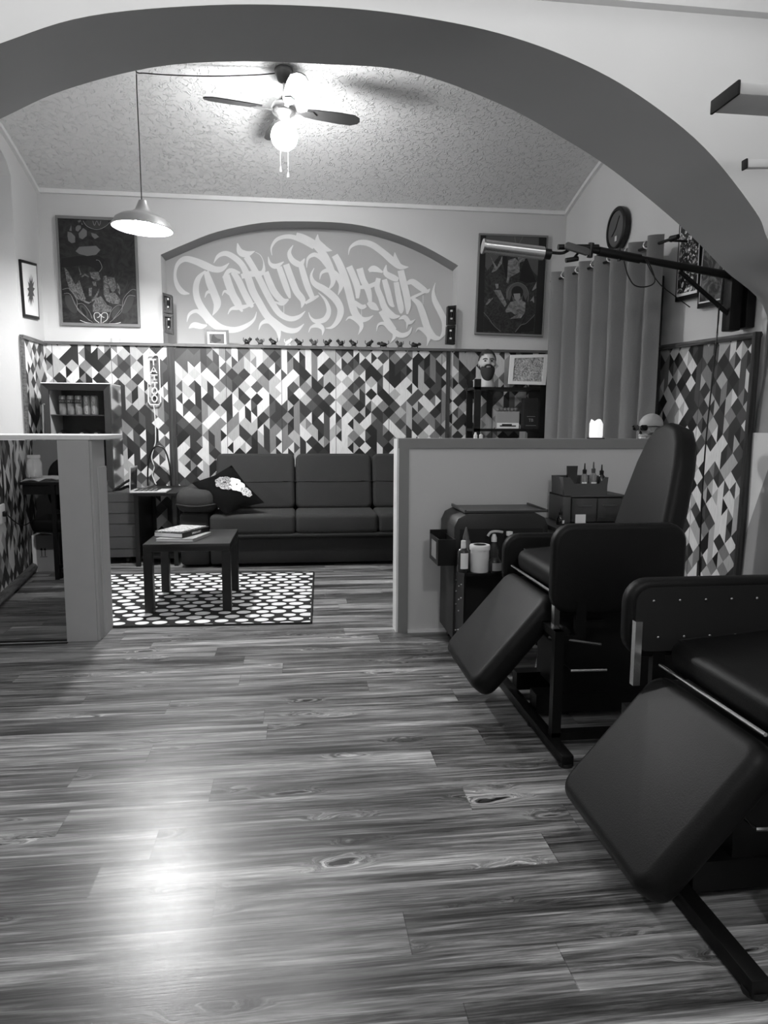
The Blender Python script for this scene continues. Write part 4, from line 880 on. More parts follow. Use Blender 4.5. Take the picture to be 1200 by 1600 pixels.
# framed picture on the rack
t = thing('picture_frame', 'bright silver framed pale drawing standing on the rack', 'picture', aY(825, 601, RY0))
fr, P, I = frame_quad(t, ((798, 554.5), (857, 553.5), (852.5, 601.5), (794.5, 600)), .034, RY0-.01, mat('silver_frame', 235, .35), dep=.02)
canvas(t, I, swirl('pale_drawing', 70, 225, 16, 5), .006)
t = thing('model_box', 'pale printed box with car pictures on the lower rack shelf', 'box', aY(795, 668, RY0+.03))
a, b = aY(776, 667, RY0+.03), aY(811.5, 643, RY0+.03); B('carton', mat('box_print', 150, .5), t, ((a.x, a.y, zB), (b.x, a.y+.06, b.z)))
B('picture_strip', M_PAPER, t, ((a.x+.002, a.y-.002, zB+.004), (b.x-.002, a.y, zB+.055)))
B('printed_car', G[30], t, ((a.x+.03, a.y-.003, zB+.02), (b.x-.03, a.y-.001, zB+.032)), ((a.x+.05, a.y-.003, zB+.032), (b.x-.07, a.y-.001, zB+.045)))
bm = BM(); rnd = random.Random(5)
for i in range(6): sphere(bm, (a.x+.02+.034*i, a.y+.03, b.z+.008+.012*rnd.random()), .022, (1, .8, .8), 8, 6)
obj('wrapped_content', bm, mat('wrap', 110, .3), t, True)
t = thing('gift_carton', 'dark narrow bottle carton right of the car box', 'box', aY(830, 668, RY0+.05))
a, b = aY(818, 667, RY0+.04), aY(842, 622, RY0+.04); B('carton', mat('carton_dark', 34, .4), t, ((a.x, a.y, zB), (b.x, a.y+.09, b.z)))
bm = BM(); text_bm(bm, 'TB', .04, frame(((a.x+b.x)/2, a.y-.001, zB+.08), (1, 0, 0), (0, 0, 1), (0, -1, 0))); obj('carton_lettering', bm, mat('letter_grey', 150, .5), t)
B('carton_line', mat('letter_grey', 150, .5), t, ((a.x+.03, a.y-.002, zB+.115), (b.x-.03, a.y, zB+.118)), ((a.x+.02, a.y-.002, zB+.03), (b.x-.02, a.y, zB+.033)))

# curtain with eyelets on a black rod
C0, C1 = Vector((2.27, 6.17, 0)), Vector((2.535, 4.82, 0)); cd_ = (C1-C0); cl = cd_.length; cu_ = cd_.normalized(); cn = Vector((-cu_.y, cu_.x, 0)); ZC = 2.47
if cn.x > 0: cn = -cn
t = thing('curtain', 'heavy grey eyelet curtain hanging in deep folds over the right wall window', 'curtain', C0)
bm = BM(); NU, NV = 150, 14; V = []
def cw(s, v): return .055*math.sin(2*PI*s*6.5+.5)+.016*math.sin(2*PI*s*17+v*1.5)*(v)
for i in range(NU+1):
    s = i/NU; V.append([])
    for j in range(NV+1):
        v = j/NV; p = C0+cd_*s+cn*cw(s, v)*(1+.2*v); V[-1].append(bm.verts.new((p.x, p.y, .03+(ZC+.06-.03)*(1-v))))
for i in range(NU):
    for j in range(NV): bm.faces.new((V[i][j], V[i+1][j], V[i+1][j+1], V[i][j+1]))
bmesh.ops.solidify(bm, geom=bm.faces[:], thickness=.004); obj('fabric', bm, M_CURT, t, True)
for i in range(1, 13):
    s = (i+.0)/13+.02; p = C0+cd_*s+cn*(cw(s, 0)*.9+.004); p.z = ZC
    dv = (cu_*1+cn*(.8 if i % 2 else -.8)).normalized(); q = frame(p, dv, (0, 0, 1), dv.cross(Vector((0, 0, 1))))
    bm = BM(); tube(bm, [q @ Vector((.026*math.cos(a), .026*math.sin(a), 0)) for a in [2*PI*k_/14 for k_ in range(14)]], .006, 6, closed=True); obj('eyelet', bm, M_CHROME, t, True)
bm = BM(); tube(bm, [(*(C0-cu_*.05).xy, ZC), (*(C1+cu_*.12).xy, ZC)], .011, 8); cyl(bm, (*(C1+cu_*.1).xy, ZC), (*(C1+cu_*.17).xy, ZC), .022, .016, 12)
rb = tag(obj('curtain_rod', bm, M_BLACK, None, True), 'black rod carrying the curtain eyelets', 'curtain rod'); WM[rb.name] = Matrix()
bm = BM(); e = C1+cu_*.06; tube(bm, [(e.x, e.y, ZC), (2.72, e.y, ZC)], .008, 6); e = C0+cu_*.0; tube(bm, [(e.x, e.y-.03, ZC), (2.67, e.y-.03, ZC)], .008, 6); obj('wall_bracket', bm, M_BLACK, rb, True)
# clock
yc = 5.75; ck = aX(966, 358, XR(yc)-.03); t = thing('wall_clock', 'round black wall clock above the curtain', 'clock', ck)
bm = BM(); lathe(bm, [(0, -.025), (.165, -.025), (.175, -.01), (.175, .02), (.165, .03), (.145, .03), (.14, .018), (0, .018)], ck, 40, Matrix.Rotation(-PI/2, 4, 'Y')); obj('case', bm, M_BLACK, t, True)
bm = BM(); lathe(bm, [(0, .0215), (.14, .0215)], ck, 40, Matrix.Rotation(-PI/2, 4, 'Y')); obj('dial', bm, mat('dial', 84, .5), t)
for a, l in ((2.2, .11), (-.6, .08)):
    bm = BM(); cyl(bm, ck+Vector((-.024, 0, 0)), ck+Vector((-.024, l*math.cos(a), l*math.sin(a))), .0035, n=6); obj('clock_hand', bm, M_BLACK, t)
bm = BM(); box(bm, ck+Vector((-.027, -.03, -.10)), ck+Vector((-.022, .0, -.06))); obj('dial_mark', bm, M_WHITE, t)
# three frames on the right wall
XF = 2.70
def rframe(c, label, mt, img, inset):
    t = thing('picture_frame', label, 'picture', aX(*c[3], XF), group='black frames on the right wall above the dado')
    xq(t, c, XF, mt, 'frame', 0, .04); P = xq(t, c, XF-.003, M_PAPER, 'mat_board', .034, .004); xq(t, c, XF-.005, img, 'print', inset, .003); return t
im1, im2 = swirl('portrait_print', 6, 240, 20, 2, .52, .60), swirl('woman_print', 18, 130, 9, 2, .42, .7)
rframe(((1062.6, 332.5), (1098, 318), (1090, 464), (1054.5, 472)), 'leftmost black framed high-contrast print beside the curtain', M_BLACK, im1, .055)
rframe(((1101, 338), (1142, 322), (1126, 476), (1089, 482.5)), 'middle framed print of a pale figure behind the lamp arm', M_BLACK, im2, .045)
rframe(((1142, 385), (1168, 375), (1162, 417), (1138, 422)), 'small framed print half hidden by the arch', M_BLACK, M_PAPER, .03)

# wall-mounted swing arm with tube lamp
YA = 4.1
t = thing('swing_arm_lamp', 'black wall-mounted boom arm with braced bracket and tube lamp head', 'lamp', aY(1155, 515, YA))
def seg(name, a, b, r, mt, parent=t, Ya=YA, r2=None, n=10): bm = BM(); cyl(bm, aY(*a, Ya), aY(*b, Ya), r, r2, n); return obj(name, bm, mt, parent, True)
q0, q1 = aY(1134, 517, YA), aY(1158, 424, YA); B('wall_column', M_STEELB, t, ((q0.x, YA-.03, q0.z), (q1.x, YA+.05, q1.z)), bev=.006)
q0, q1 = aY(1157, 513, YA), aY(1172, 430, YA); B('wall_plate', M_STEELB, t, ((q0.x, YA-.05, q0.z), (XR(YA)-.002, YA+.07, q1.z)), bev=.006)
am = seg('boom', (1150, 432), (915, 389), .026, M_STEELB, r2=.017)
seg('boom_sleeve', (1000, 404.5), (935, 392.5), .027, M_STEELB); seg('brace', (1062, 424), (1148, 500), .014, M_STEELB)
seg('end_clamp', (924, 380), (921, 402), .018, M_BLACK); seg('clamp_tube', (935, 386), (872, 386), .016, M_BLACK)
bm = BM(); tube(bm, [aY(x, y, YA) for x, y in ((905, 384), (893, 388), (880, 395), (866, 395), (852, 393))], .009, 8, 4); obj('gooseneck', bm, M_BLACK, t, True)
seg('knob', (884, 407), (903, 404), .014, M_BLACK); seg('knob_stem', (896, 404), (906, 392), .007, M_BLACK)
bm = BM(); prism(bm, rrect(.15, .042, .018), .02, frame(aY(902, 389, YA-.04), (1, 0, -.25), (.25, 0, 1), (0, -1, 0)), .006); obj('paddle_handle', bm, M_GREYPL, t, True)
lh = seg('lamp_head', (757, 385), (849, 396), .038, mat('lamp_tube_metal', 200, .22, .9), n=24)
seg('end_cap', (848, 396), (860, 397.5), .030, M_BLACK, n=16); seg('end_ring', (754, 384.5), (757, 385), .042, M_STEEL, n=24)
seg('front_joint', (967, 408), (967, 388), .010, M_BLACK)
bm = BM(); tube(bm, [aY(x, y, YA-.03) for x, y in ((975, 408), (981, 430), (992, 446), (1010, 448), (1023, 440), (1018, 420), (1010, 405))], .004, 6, 4); obj('loose_cable', bm, M_BLACK, t, True)
bm = BM(); tube(bm, [aY(x, y, YA-.03) for x, y in ((1008, 405), (1018, 425), (1032, 445), (1055, 463), (1078, 480))], .003, 6, 4); obj('loose_cable', bm, M_BLACK, t, True)
bm = BM(); tube(bm, [aY(x, y, 4.02+.08*(y < 500)) for x, y in ((1124, 474), (1119, 540), (1110, 620), (1103, 690), (1098, 760), (1094, 850), (1093, 930))], .005, 6, 4)
tag(obj('hanging_cable', bm, M_BLACK, None, True), 'thin black cable dropping from the boom bracket in front of the right wallpaper panel', 'cable')
q = aX(1192, 614, 2.735); B('trim_20', M_FRONT, None, ((2.712, 3.5, 0), (2.80, 3.935, 1.165)))['kind'] = 'structure'
z0, z1 = aY(1195, 650, 3.8).z, aY(1195, 612, 3.8).z
t = thing('switch_plate', 'white light switch on the arch reveal at the right edge', 'switch', (2.74, 3.8, z0))
B('plate', M_WHITE, t, ((2.722, 3.70, z0), (2.738, 3.80, z1)), bev=.004); B('rocker', M_WHITE, t, ((2.716, 3.72, z0+.03), (2.723, 3.78, z1-.03)), bev=.002)

# two long bars projecting from the right wall of the front room
t = thing('linear_lamp', 'upper grey linear lamp bar with dark end cap at the top right', 'lamp', (2.4, 2.85, 2.52))
xa = aY(1110, 176, 2.93).x; za = aY(1110, 178, 2.93).z
B('housing', mat('lamp_housing', 200, .45), t, ((xa+.012, 2.75, za), (3.049, 2.93, za+.05)), bev=.012); B('end_cap', M_DARK, t, ((xa, 2.745, za-.003), (xa+.012, 2.935, za+.053)), bev=.004)
t = thing('linear_lamp', 'lower white linear lamp bar at the right edge in front of the arch', 'lamp', (2.4, 2.8, 2.27))
xa = aY(1159, 258, 2.8).x; za = aY(1159, 266, 2.8).z
bm = BM(); box(bm, (.008, 0, 0), (1.235, .03, .034), .008, 2, Matrix.Translation((xa, 2.77, za)) @ Matrix.Rotation(math.radians(-3.5), 4, 'Y')); obj('housing', bm, M_WHITE, t, True)
bm = BM(); box(bm, (0, -.002, -.003), (.008, .032, .036), .003, 2, Matrix.Translation((xa, 2.77, za)) @ Matrix.Rotation(math.radians(-3.5), 4, 'Y')); obj('end_cap', bm, M_DARK, t, True)

# ================================================================== ON THE HALF WALL
cxn = aY(931, 681, 4.01).x
t = thing('candle', 'stubby glowing white candle on the half wall in front of the curtain', 'candle', (cxn, 4.01, HT))
bm = BM(); lathe(bm, [(0, .006), (.037, .006), (.039, .02), (.039, .088), (.030, .108), (.022, .104), (.01, .094), (0, .092)], (cxn, 4.01, HT), 24)
for v in bm.verts:
    if v.co.z > HT+.09: v.co.z += .008*math.sin(3*math.atan2(v.co.y-4.01, v.co.x-cxn))
mc = mat('candle_wax', 245, .5, emit=.3); obj('wax', bm, mc, t, True)
bm = BM(); lathe(bm, [(0, 0), (.05, 0), (.052, .006), (.038, .007), (0, .007)], (cxn, 4.01, HT), 24); obj('dish', bm, M_DARK, t, True)
# skull with sunglasses, facing left
sk = aY(1012, 684, 4.02); Sx, Sy, Sz = sk.x, 4.02, HT
t = thing('skull', 'model skull wearing black sunglasses on the half wall behind the chair back', 'skull', (Sx, Sy, Sz))
MK = Matrix.Translation((Sx+.01, Sy, Sz)) @ Matrix.Rotation(math.radians(28), 4, 'Z') @ Matrix.Rotation(math.radians(-6), 4, 'Y')
bm = BM(); sphere(bm, (.022, 0, .085), .07, (1.15, .88, .92), 28, 20)
sphere(bm, (-.045, 0, .058), .038, (.9, 1.1, .95), 18, 12); sphere(bm, (-.058, 0, .028), .026, (1.1, 1.1, .8), 16, 10)
for s in (-1, 1): tube(bm, [(-.055, s*.038, .05), (-.03, s*.05, .048), (.0, s*.052, .052)], .007, 6, 3)
tube(bm, [(.01, -.04, .035), (-.035, -.03, .010), (-.066, 0, .010), (-.035, .03, .010), (.01, .04, .035)], .010, 7, 4)
bmesh.ops.transform(bm, matrix=MK, verts=bm.verts); obj('cranium', bm, M_BONE, t, True)
bm = BM()
for i in range(8): a = -1+2*i/7; box(bm, (-.085+.012*a*a, a*.02-.0024, .012), (-.078+.012*a*a, a*.02+.0024, .033))
bmesh.ops.transform(bm, matrix=MK, verts=bm.verts); obj('teeth', bm, M_WHITE, t)
bm = BM(); prism(bm, [(-.008, 0), (.008, 0), (0, .018)], .01, MK @ frame((-.084, 0, .04), (0, 1, 0), (0, 0, 1), (1, 0, 0))); obj('nose_cavity', bm, M_DARK, t)
t = thing('sunglasses', 'black sunglasses worn by the model skull', 'sunglasses', (Sx-.05, Sy, Sz+.08))
for s in (-1, 1):
    bm = BM(); prism(bm, rrect(.046, .034, .014), .006, MK @ frame((-.090, s*.028, .076), (s*.15, 1, 0), (0, 0, 1), (1, 0, 0)), .002); obj('lens', bm, mat('lens_black', 10, .08), t, True)
    bm = BM(); tube(bm, [MK @ Vector(v) for v in ((-.088, s*.052, .082), (-.03, s*.066, .078), (.04, s*.064, .066))], .0035, 6, 3); obj('temple', bm, M_BLACK, t, True)
bm = BM(); tube(bm, [MK @ Vector(v) for v in ((-.092, -.010, .080), (-.096, 0, .083), (-.092, .010, .080))], .003, 6, 3); obj('bridge', bm, M_BLACK, t, True)
for i, px in enumerate((743, 751.5)):
    x = aY(px, 682, 4.0).x; bm = BM(); lathe(bm, [(0, 0), (.011, 0), (.011, .02), (.007, .024), (.006, .034-.01*i), (0, .036-.01*i)], (x, 4.0, HT), 12)
    tag(obj('small_cap', bm, M_WHITE, None, True), ('taller small white cap on the half wall below the rack', 'shorter small white cap right of the taller one on the half wall')[i], 'cap')

# ================================================================== WORK STATION BESIDE THE HALF WALL
CX0, CX1, CY0, CY1, CZ = .815, 1.325, 3.57, 3.91, .742
t = thing('tool_trolley', 'black metal trolley with rounded shoulders and a flat tray top by the half wall', 'trolley', (1.07, 3.74, 0))
bm = BM(); prism(bm, [(CX0, .07), (CX1, .07), (CX1, CZ-.07), (CX1-.02, CZ-.025), (CX1-.07, CZ), (CX0+.07, CZ), (CX0+.02, CZ-.025), (CX0, CZ-.07)], CY1-CY0, frame((0, (CY0+CY1)/2, 0), (1, 0, 0), (0, 0, 1), (0, -1, 0)), .006, 2); obj('cabinet_body', bm, mat('trolley_black', 26, .5), t, True)
bm = BM(); q = [aY(726.5, 803, CY0).x, aY(857, 803, CY0).x]
box(bm, (q[0], CY0+.005, CZ+.002), (q[1], CY1-.01, CZ+.008)); 
for x in (q[0], q[1]-.01): box(bm, (x, CY0+.005, CZ+.008), (x+.01, CY1-.01, CZ+.018))
box(bm, (q[0], CY0+.003, CZ+.008), (q[1], CY0+.012, CZ+.014)); obj('tray', bm, mat('tray_grey', 75, .35, .3), t)
B('front_shelf', M_BLACK, t, ((CX0+.01, CY0-.20, .452), (CX1-.02, CY0, .465)))
B('recess_panel', M_DARK, t, ((CX0+.03, CY0-.006, .48), (CX1-.03, CY0-.001, .66)))
B('shelf_apron', M_BLACK, t, ((CX0+.01, CY0-.195, .12), (CX0+.02, CY0, .452)))
for j, (y, z) in enumerate([(3.42, .40), (3.47, .38), (3.53, .40), (3.42, .33), (3.47, .31), (3.53, .34), (3.53, .27), (3.47, .25), (3.42, .17), (3.47, .15), (3.53, .13)]):
    bm = BM(); cyl(bm, (CX0+.004, y, z), (CX0+.0095, y, z), .004, n=8); obj('rivet', bm, M_STEEL, t)
for x in (CX0+.05, CX1-.05):
    for y in (CY0+.05, CY1-.05): bm = BM(); cyl(bm, (x-.012, y, .03), (x+.012, y, .03), .03, n=14); box(bm, (x-.016, y-.015, .035), (x+.016, y+.015, .075)); obj('caster', bm, M_RUBBER, t, True)
bn0, bn1 = aY(684, 882, 3.52), aY(712, 843, 3.52)
t = thing('side_bin', 'black box bin hooked on the left side of the trolley', 'bin', (bn0.x, 3.6, bn0.z))
bm = BM(); zb0, zb1 = bn0.z, bn1.z; X0_ = bn0.x
for lo, hi in (((X0_, 3.52, zb0), (CX0-.002, 3.53, zb1)), ((X0_, 3.74, zb0), (CX0-.002, 3.75, zb1+.02)), ((X0_, 3.53, zb0), (X0_+.008, 3.74, zb1)), ((CX0-.010, 3.53, zb0), (CX0-.002, 3.74, zb1)), ((X0_, 3.52, zb0-.008), (CX0-.002, 3.75, zb0))): box(bm, lo, hi)
obj('bin_body', bm, M_BLACK, t); B('clear_label', mat('label_grey', 135, .3), t, ((X0_-.003, 3.56, zb0+.02), (X0_-.001, 3.68, zb1-.02)))
def bottle(name, label, x, y, z, prof, mt, cap=None, capm=None, lab=None, cat='bottle', labm=None, grp=None, n=20, sx=1, sy=1):
    t = thing(name, label, cat, (x, y, z), group=grp); bm = BM(); lathe(bm, prof, (x, y, z), n, None, sx, sy); obj('body', bm, mt, t, True)
    if cap: bm = BM(); lathe(bm, cap, (x, y, z), 14); obj('cap', bm, capm or M_BLACK, t, True)
    if lab:
        r, h0, h1, a0, a1 = lab; bm = BM(); K = 8
        for i in range(K):
            p = [(a0+(a1-a0)*i/K), (a0+(a1-a0)*(i+1)/K)]
            flat(bm, [(x+r*sx*math.sin(math.radians(a)), y-r*sy*math.cos(math.radians(a)), z+h) for a, h in ((p[0], h0), (p[1], h0), (p[1], h1), (p[0], h1))])
        l = obj('label', bm, labm or M_PAPER, t)
    return t
SHZ = .465
def atx(px, Y): return aY(px, 800, Y).x
b = bottle('soap_bottle', 'dark square bottle with pale printed label and white cap on the trolley shelf', atx(725, 3.42), 3.42, SHZ, [(0, 0), (.028, 0), (.03, .006), (.03, .105), (.022, .118), (.012, .122), (0, .122)], mat('dark_plastic', 40, .25),
           [(.0, .122), (.013, .122), (.012, .16), (0, .16)], M_WHITE, (.0306, .02, .10, -38, 42))
bottle('squeeze_bottle', 'pointed squeeze bottle standing behind the square bottle', atx(729, 3.50), 3.50, SHZ, [(0, 0), (.026, 0), (.026, .13), (.02, .15), (0, .15)], mat('mid_plastic', 95, .4), [(.018, .15), (.017, .165), (.004, .215), (0, .217)], mat('tip_grey', 85, .4))
t = thing('cream_jar', 'large white plastic jar with screw lid on the trolley shelf', 'jar', (atx(751, 3.42), 3.42, SHZ)); x = atx(751, 3.42)
bm = BM(); lathe(bm, [(0, 0), (.044, 0), (.047, .005), (.047, .118), (0, .118)], (x, 3.42, SHZ), 32); obj('body', bm, M_WHITE, t, True)
bm = BM(); lathe(bm, [(.047, .112), (.051, .113), (.052, .132), (.049, .138), (0, .138)], (x, 3.42, SHZ), 32); obj('screw_lid', bm, M_WHITE, t, True)
bm = BM(); lathe(bm, [(0, .1385), (.033, .1385)], (x, 3.42, SHZ), 28); obj('lid_sticker', bm, M_BLACK, t)
x = atx(773, 3.52)
t = bottle('spray_bottle', 'clear spray bottle with white trigger behind the round-label bottle', x, 3.52, SHZ, [(0, 0), (.03, 0), (.032, .01), (.032, .09), (.014, .125), (.013, .14), (0, .14)], mat('spray_plastic', 70, .15, alpha=.6), [(.015, .135), (.015, .155), (.008, .175), (0, .175)], M_WHITE)
bm = BM(); tube(bm, [(x-.035, 3.515, SHZ+.165), (x-.02, 3.515, SHZ+.185), (x+.01, 3.515, SHZ+.19), (x+.045, 3.515, SHZ+.185)], .007, 6, 4); obj('trigger', bm, mat('trigger_grey', 190, .4), t, True)
bottle('round_label_bottle', 'low dark bottle with round pale label next to the white jar', atx(776, 3.40), 3.40, SHZ, [(0, 0), (.032, 0), (.036, .01), (.036, .055), (.02, .075), (0, .075)], mat('dark_plastic', 40, .25), None, None, (.0366, .012, .052, -40, 50), labm=mat('label_light', 170, .5))
x = atx(797, 3.5); bottle('white_cap_bottle', 'bottle with a small white cap right of the spray bottle', x, 3.5, SHZ, [(0, 0), (.025, 0), (.025, .15), (.014, .17), (0, .17)], M_DARK, [(.014, .168), (.017, .17), (.017, .19), (0, .192)], M_WHITE)

t = thing('work_desk', 'black work table between half wall and chair back', 'table', (1.7, 3.7, 0)); DZ = .67
B('tabletop', mat('desk_top', 52, .4), t, ((1.345, 3.50, DZ-.025), (2.03, 3.92, DZ)), bev=.003)
for x in (1.36, 1.98):
    for y in (3.52, 3.87): B('leg', M_BLACK, t, ((x, y, 0), (x+.035, y+.035, DZ-.025)))
B('drawer_front', M_BLACK, t, ((1.40, 3.505, DZ-.13), (1.97, 3.52, DZ-.025)))
t = thing('organizer_drawers', 'grey desktop organizer with clear drawers on the work table', 'organizer', (1.55, 3.75, DZ))
ox0, oz1 = atx(879.5, 3.68), aY(900, 774, 3.68).z; ox1 = ox0+.36
B('housing', M_GREYPL, t, ((ox0, 3.68, DZ), (ox0+.045, 3.90, oz1)), ((ox1-.02, 3.68, DZ), (ox1, 3.90, oz1)), ((ox0, 3.68, oz1-.012), (ox1, 3.90, oz1)), ((ox0+.03, 3.88, DZ), (ox1, 3.90, oz1)), bev=.004)
for i in range(2):
    a = ox0+.05+i*.145; d_ = B('clear_drawer', mat('smoky_plastic', 78, .15, alpha=.75), t, ((a, 3.672, DZ+.005), (a+.14, 3.86, oz1-.016)), bev=.004)
    B('drawer_grip', M_GREYPL, d_, ((a+.03, 3.664, oz1-.06), (a+.11, 3.672, oz1-.052)))
a = atx(899.5, 3.668); B('paper_label', M_PAPER, t, ((a, 3.668, aY(900, 819, 3.668).z), (atx(915.5, 3.668), 3.671, aY(900, 804, 3.668).z)))
t = thing('basket', 'grey plastic basket with cut-out handles on top of the organizer', 'basket', (1.5, 3.75, oz1))
kz = aY(900, 746, 3.68).z; kx1 = ox0+.255; bm = BM(); wl = .006
prism(bm, [(ox0+.004, oz1), (kx1-.01, oz1), (kx1, kz), (kx1-.02, kz), (kx1-.05, kz-.035), (ox0+.06, kz-.035), (ox0+.035, kz), (ox0-.004, kz)], wl, frame((0, 3.685, 0), (1, 0, 0), (0, 0, 1), (0, -1, 0)))
prism(bm, [(ox0+.004, oz1), (kx1-.01, oz1), (kx1, kz), (ox0-.004, kz)], wl, frame((0, 3.86, 0), (1, 0, 0), (0, 0, 1), (0, -1, 0)))
box(bm, (ox0-.002, 3.688, oz1), (ox0+.004, 3.857, kz)); box(bm, (kx1-.008, 3.688, oz1), (kx1-.002, 3.857, kz)); box(bm, (ox0+.004, 3.688, oz1), (kx1-.01, 3.857, oz1+.005))
obj('basket_shell', bm, M_GREYPL, t); BZ = oz1+.005
bm = BM(); x = atx(892, 3.75); z1 = aY(892, 728, 3.75).z
v_ = [bm.verts.new(p) for p in ((x-.024, 3.735, BZ), (x+.018, 3.735, BZ), (x+.018, 3.765, BZ), (x-.024, 3.765, BZ), (x-.034, 3.748, z1), (x+.030, 3.748, z1), (x+.030, 3.752, z1), (x-.034, 3.752, z1))]
for f_ in ((0, 1, 5, 4), (1, 2, 6, 5), (2, 3, 7, 6), (3, 0, 4, 7), (0, 3, 2, 1), (4, 5, 6, 7)): bm.faces.new([v_[i] for i in f_])
tag(obj('cream_tube', bm, mat('tube_black', 24, .18), None), 'black cream tube leaning in the basket, left of the small bottles', 'tube')
for px, nm_, top, bodm, lab in ((911, 'clear ink bottle with dark dropper and tall white label, left of three', 724, mat('clear_ink', 150, .15, alpha=.55), (-60, 20)), (924.5, 'clear ink bottle with pale tip and lettered label, middle of three', 722, mat('clear_ink', 150, .15, alpha=.55), (-50, 60)), (937.5, 'dark ink bottle with cone tip, right of three', 726, mat('dark_ink', 20, .2), (-45, 45))):
    x = atx(px, 3.72); zt_ = aY(px, top, 3.72).z-BZ; k_ = zt_/.125
    bottle('ink_bottle', nm_, x, 3.72, BZ, [(0, 0), (.019, 0), (.020, .005), (.020, .072*k_), (.008, .085*k_), (0, .085*k_)], bodm, [(.011, .082*k_), (.012, .098*k_), (.005, .102*k_), (.003, .125*k_), (0, .126*k_)], M_BLACK if px != 924.5 else M_GREYPL, (.0205, .035 if px != 937.5 else .03, .066 if px != 937.5 else .048, *lab), grp='ink bottles in the basket')
bottle('dropper_bottle', 'small dark dropper bottle standing left of the organizer', atx(876, 3.62), 3.62, DZ, [(0, 0), (.021, 0), (.022, .008), (.02, .035), (.01, .055), (0, .055)], mat('dark_glass', 24, .08), [(.011, .053), (.011, .068), (.004, .07), (.002, .088), (0, .088)], M_BLACK, (.0218, .008, .026, 10, 60))

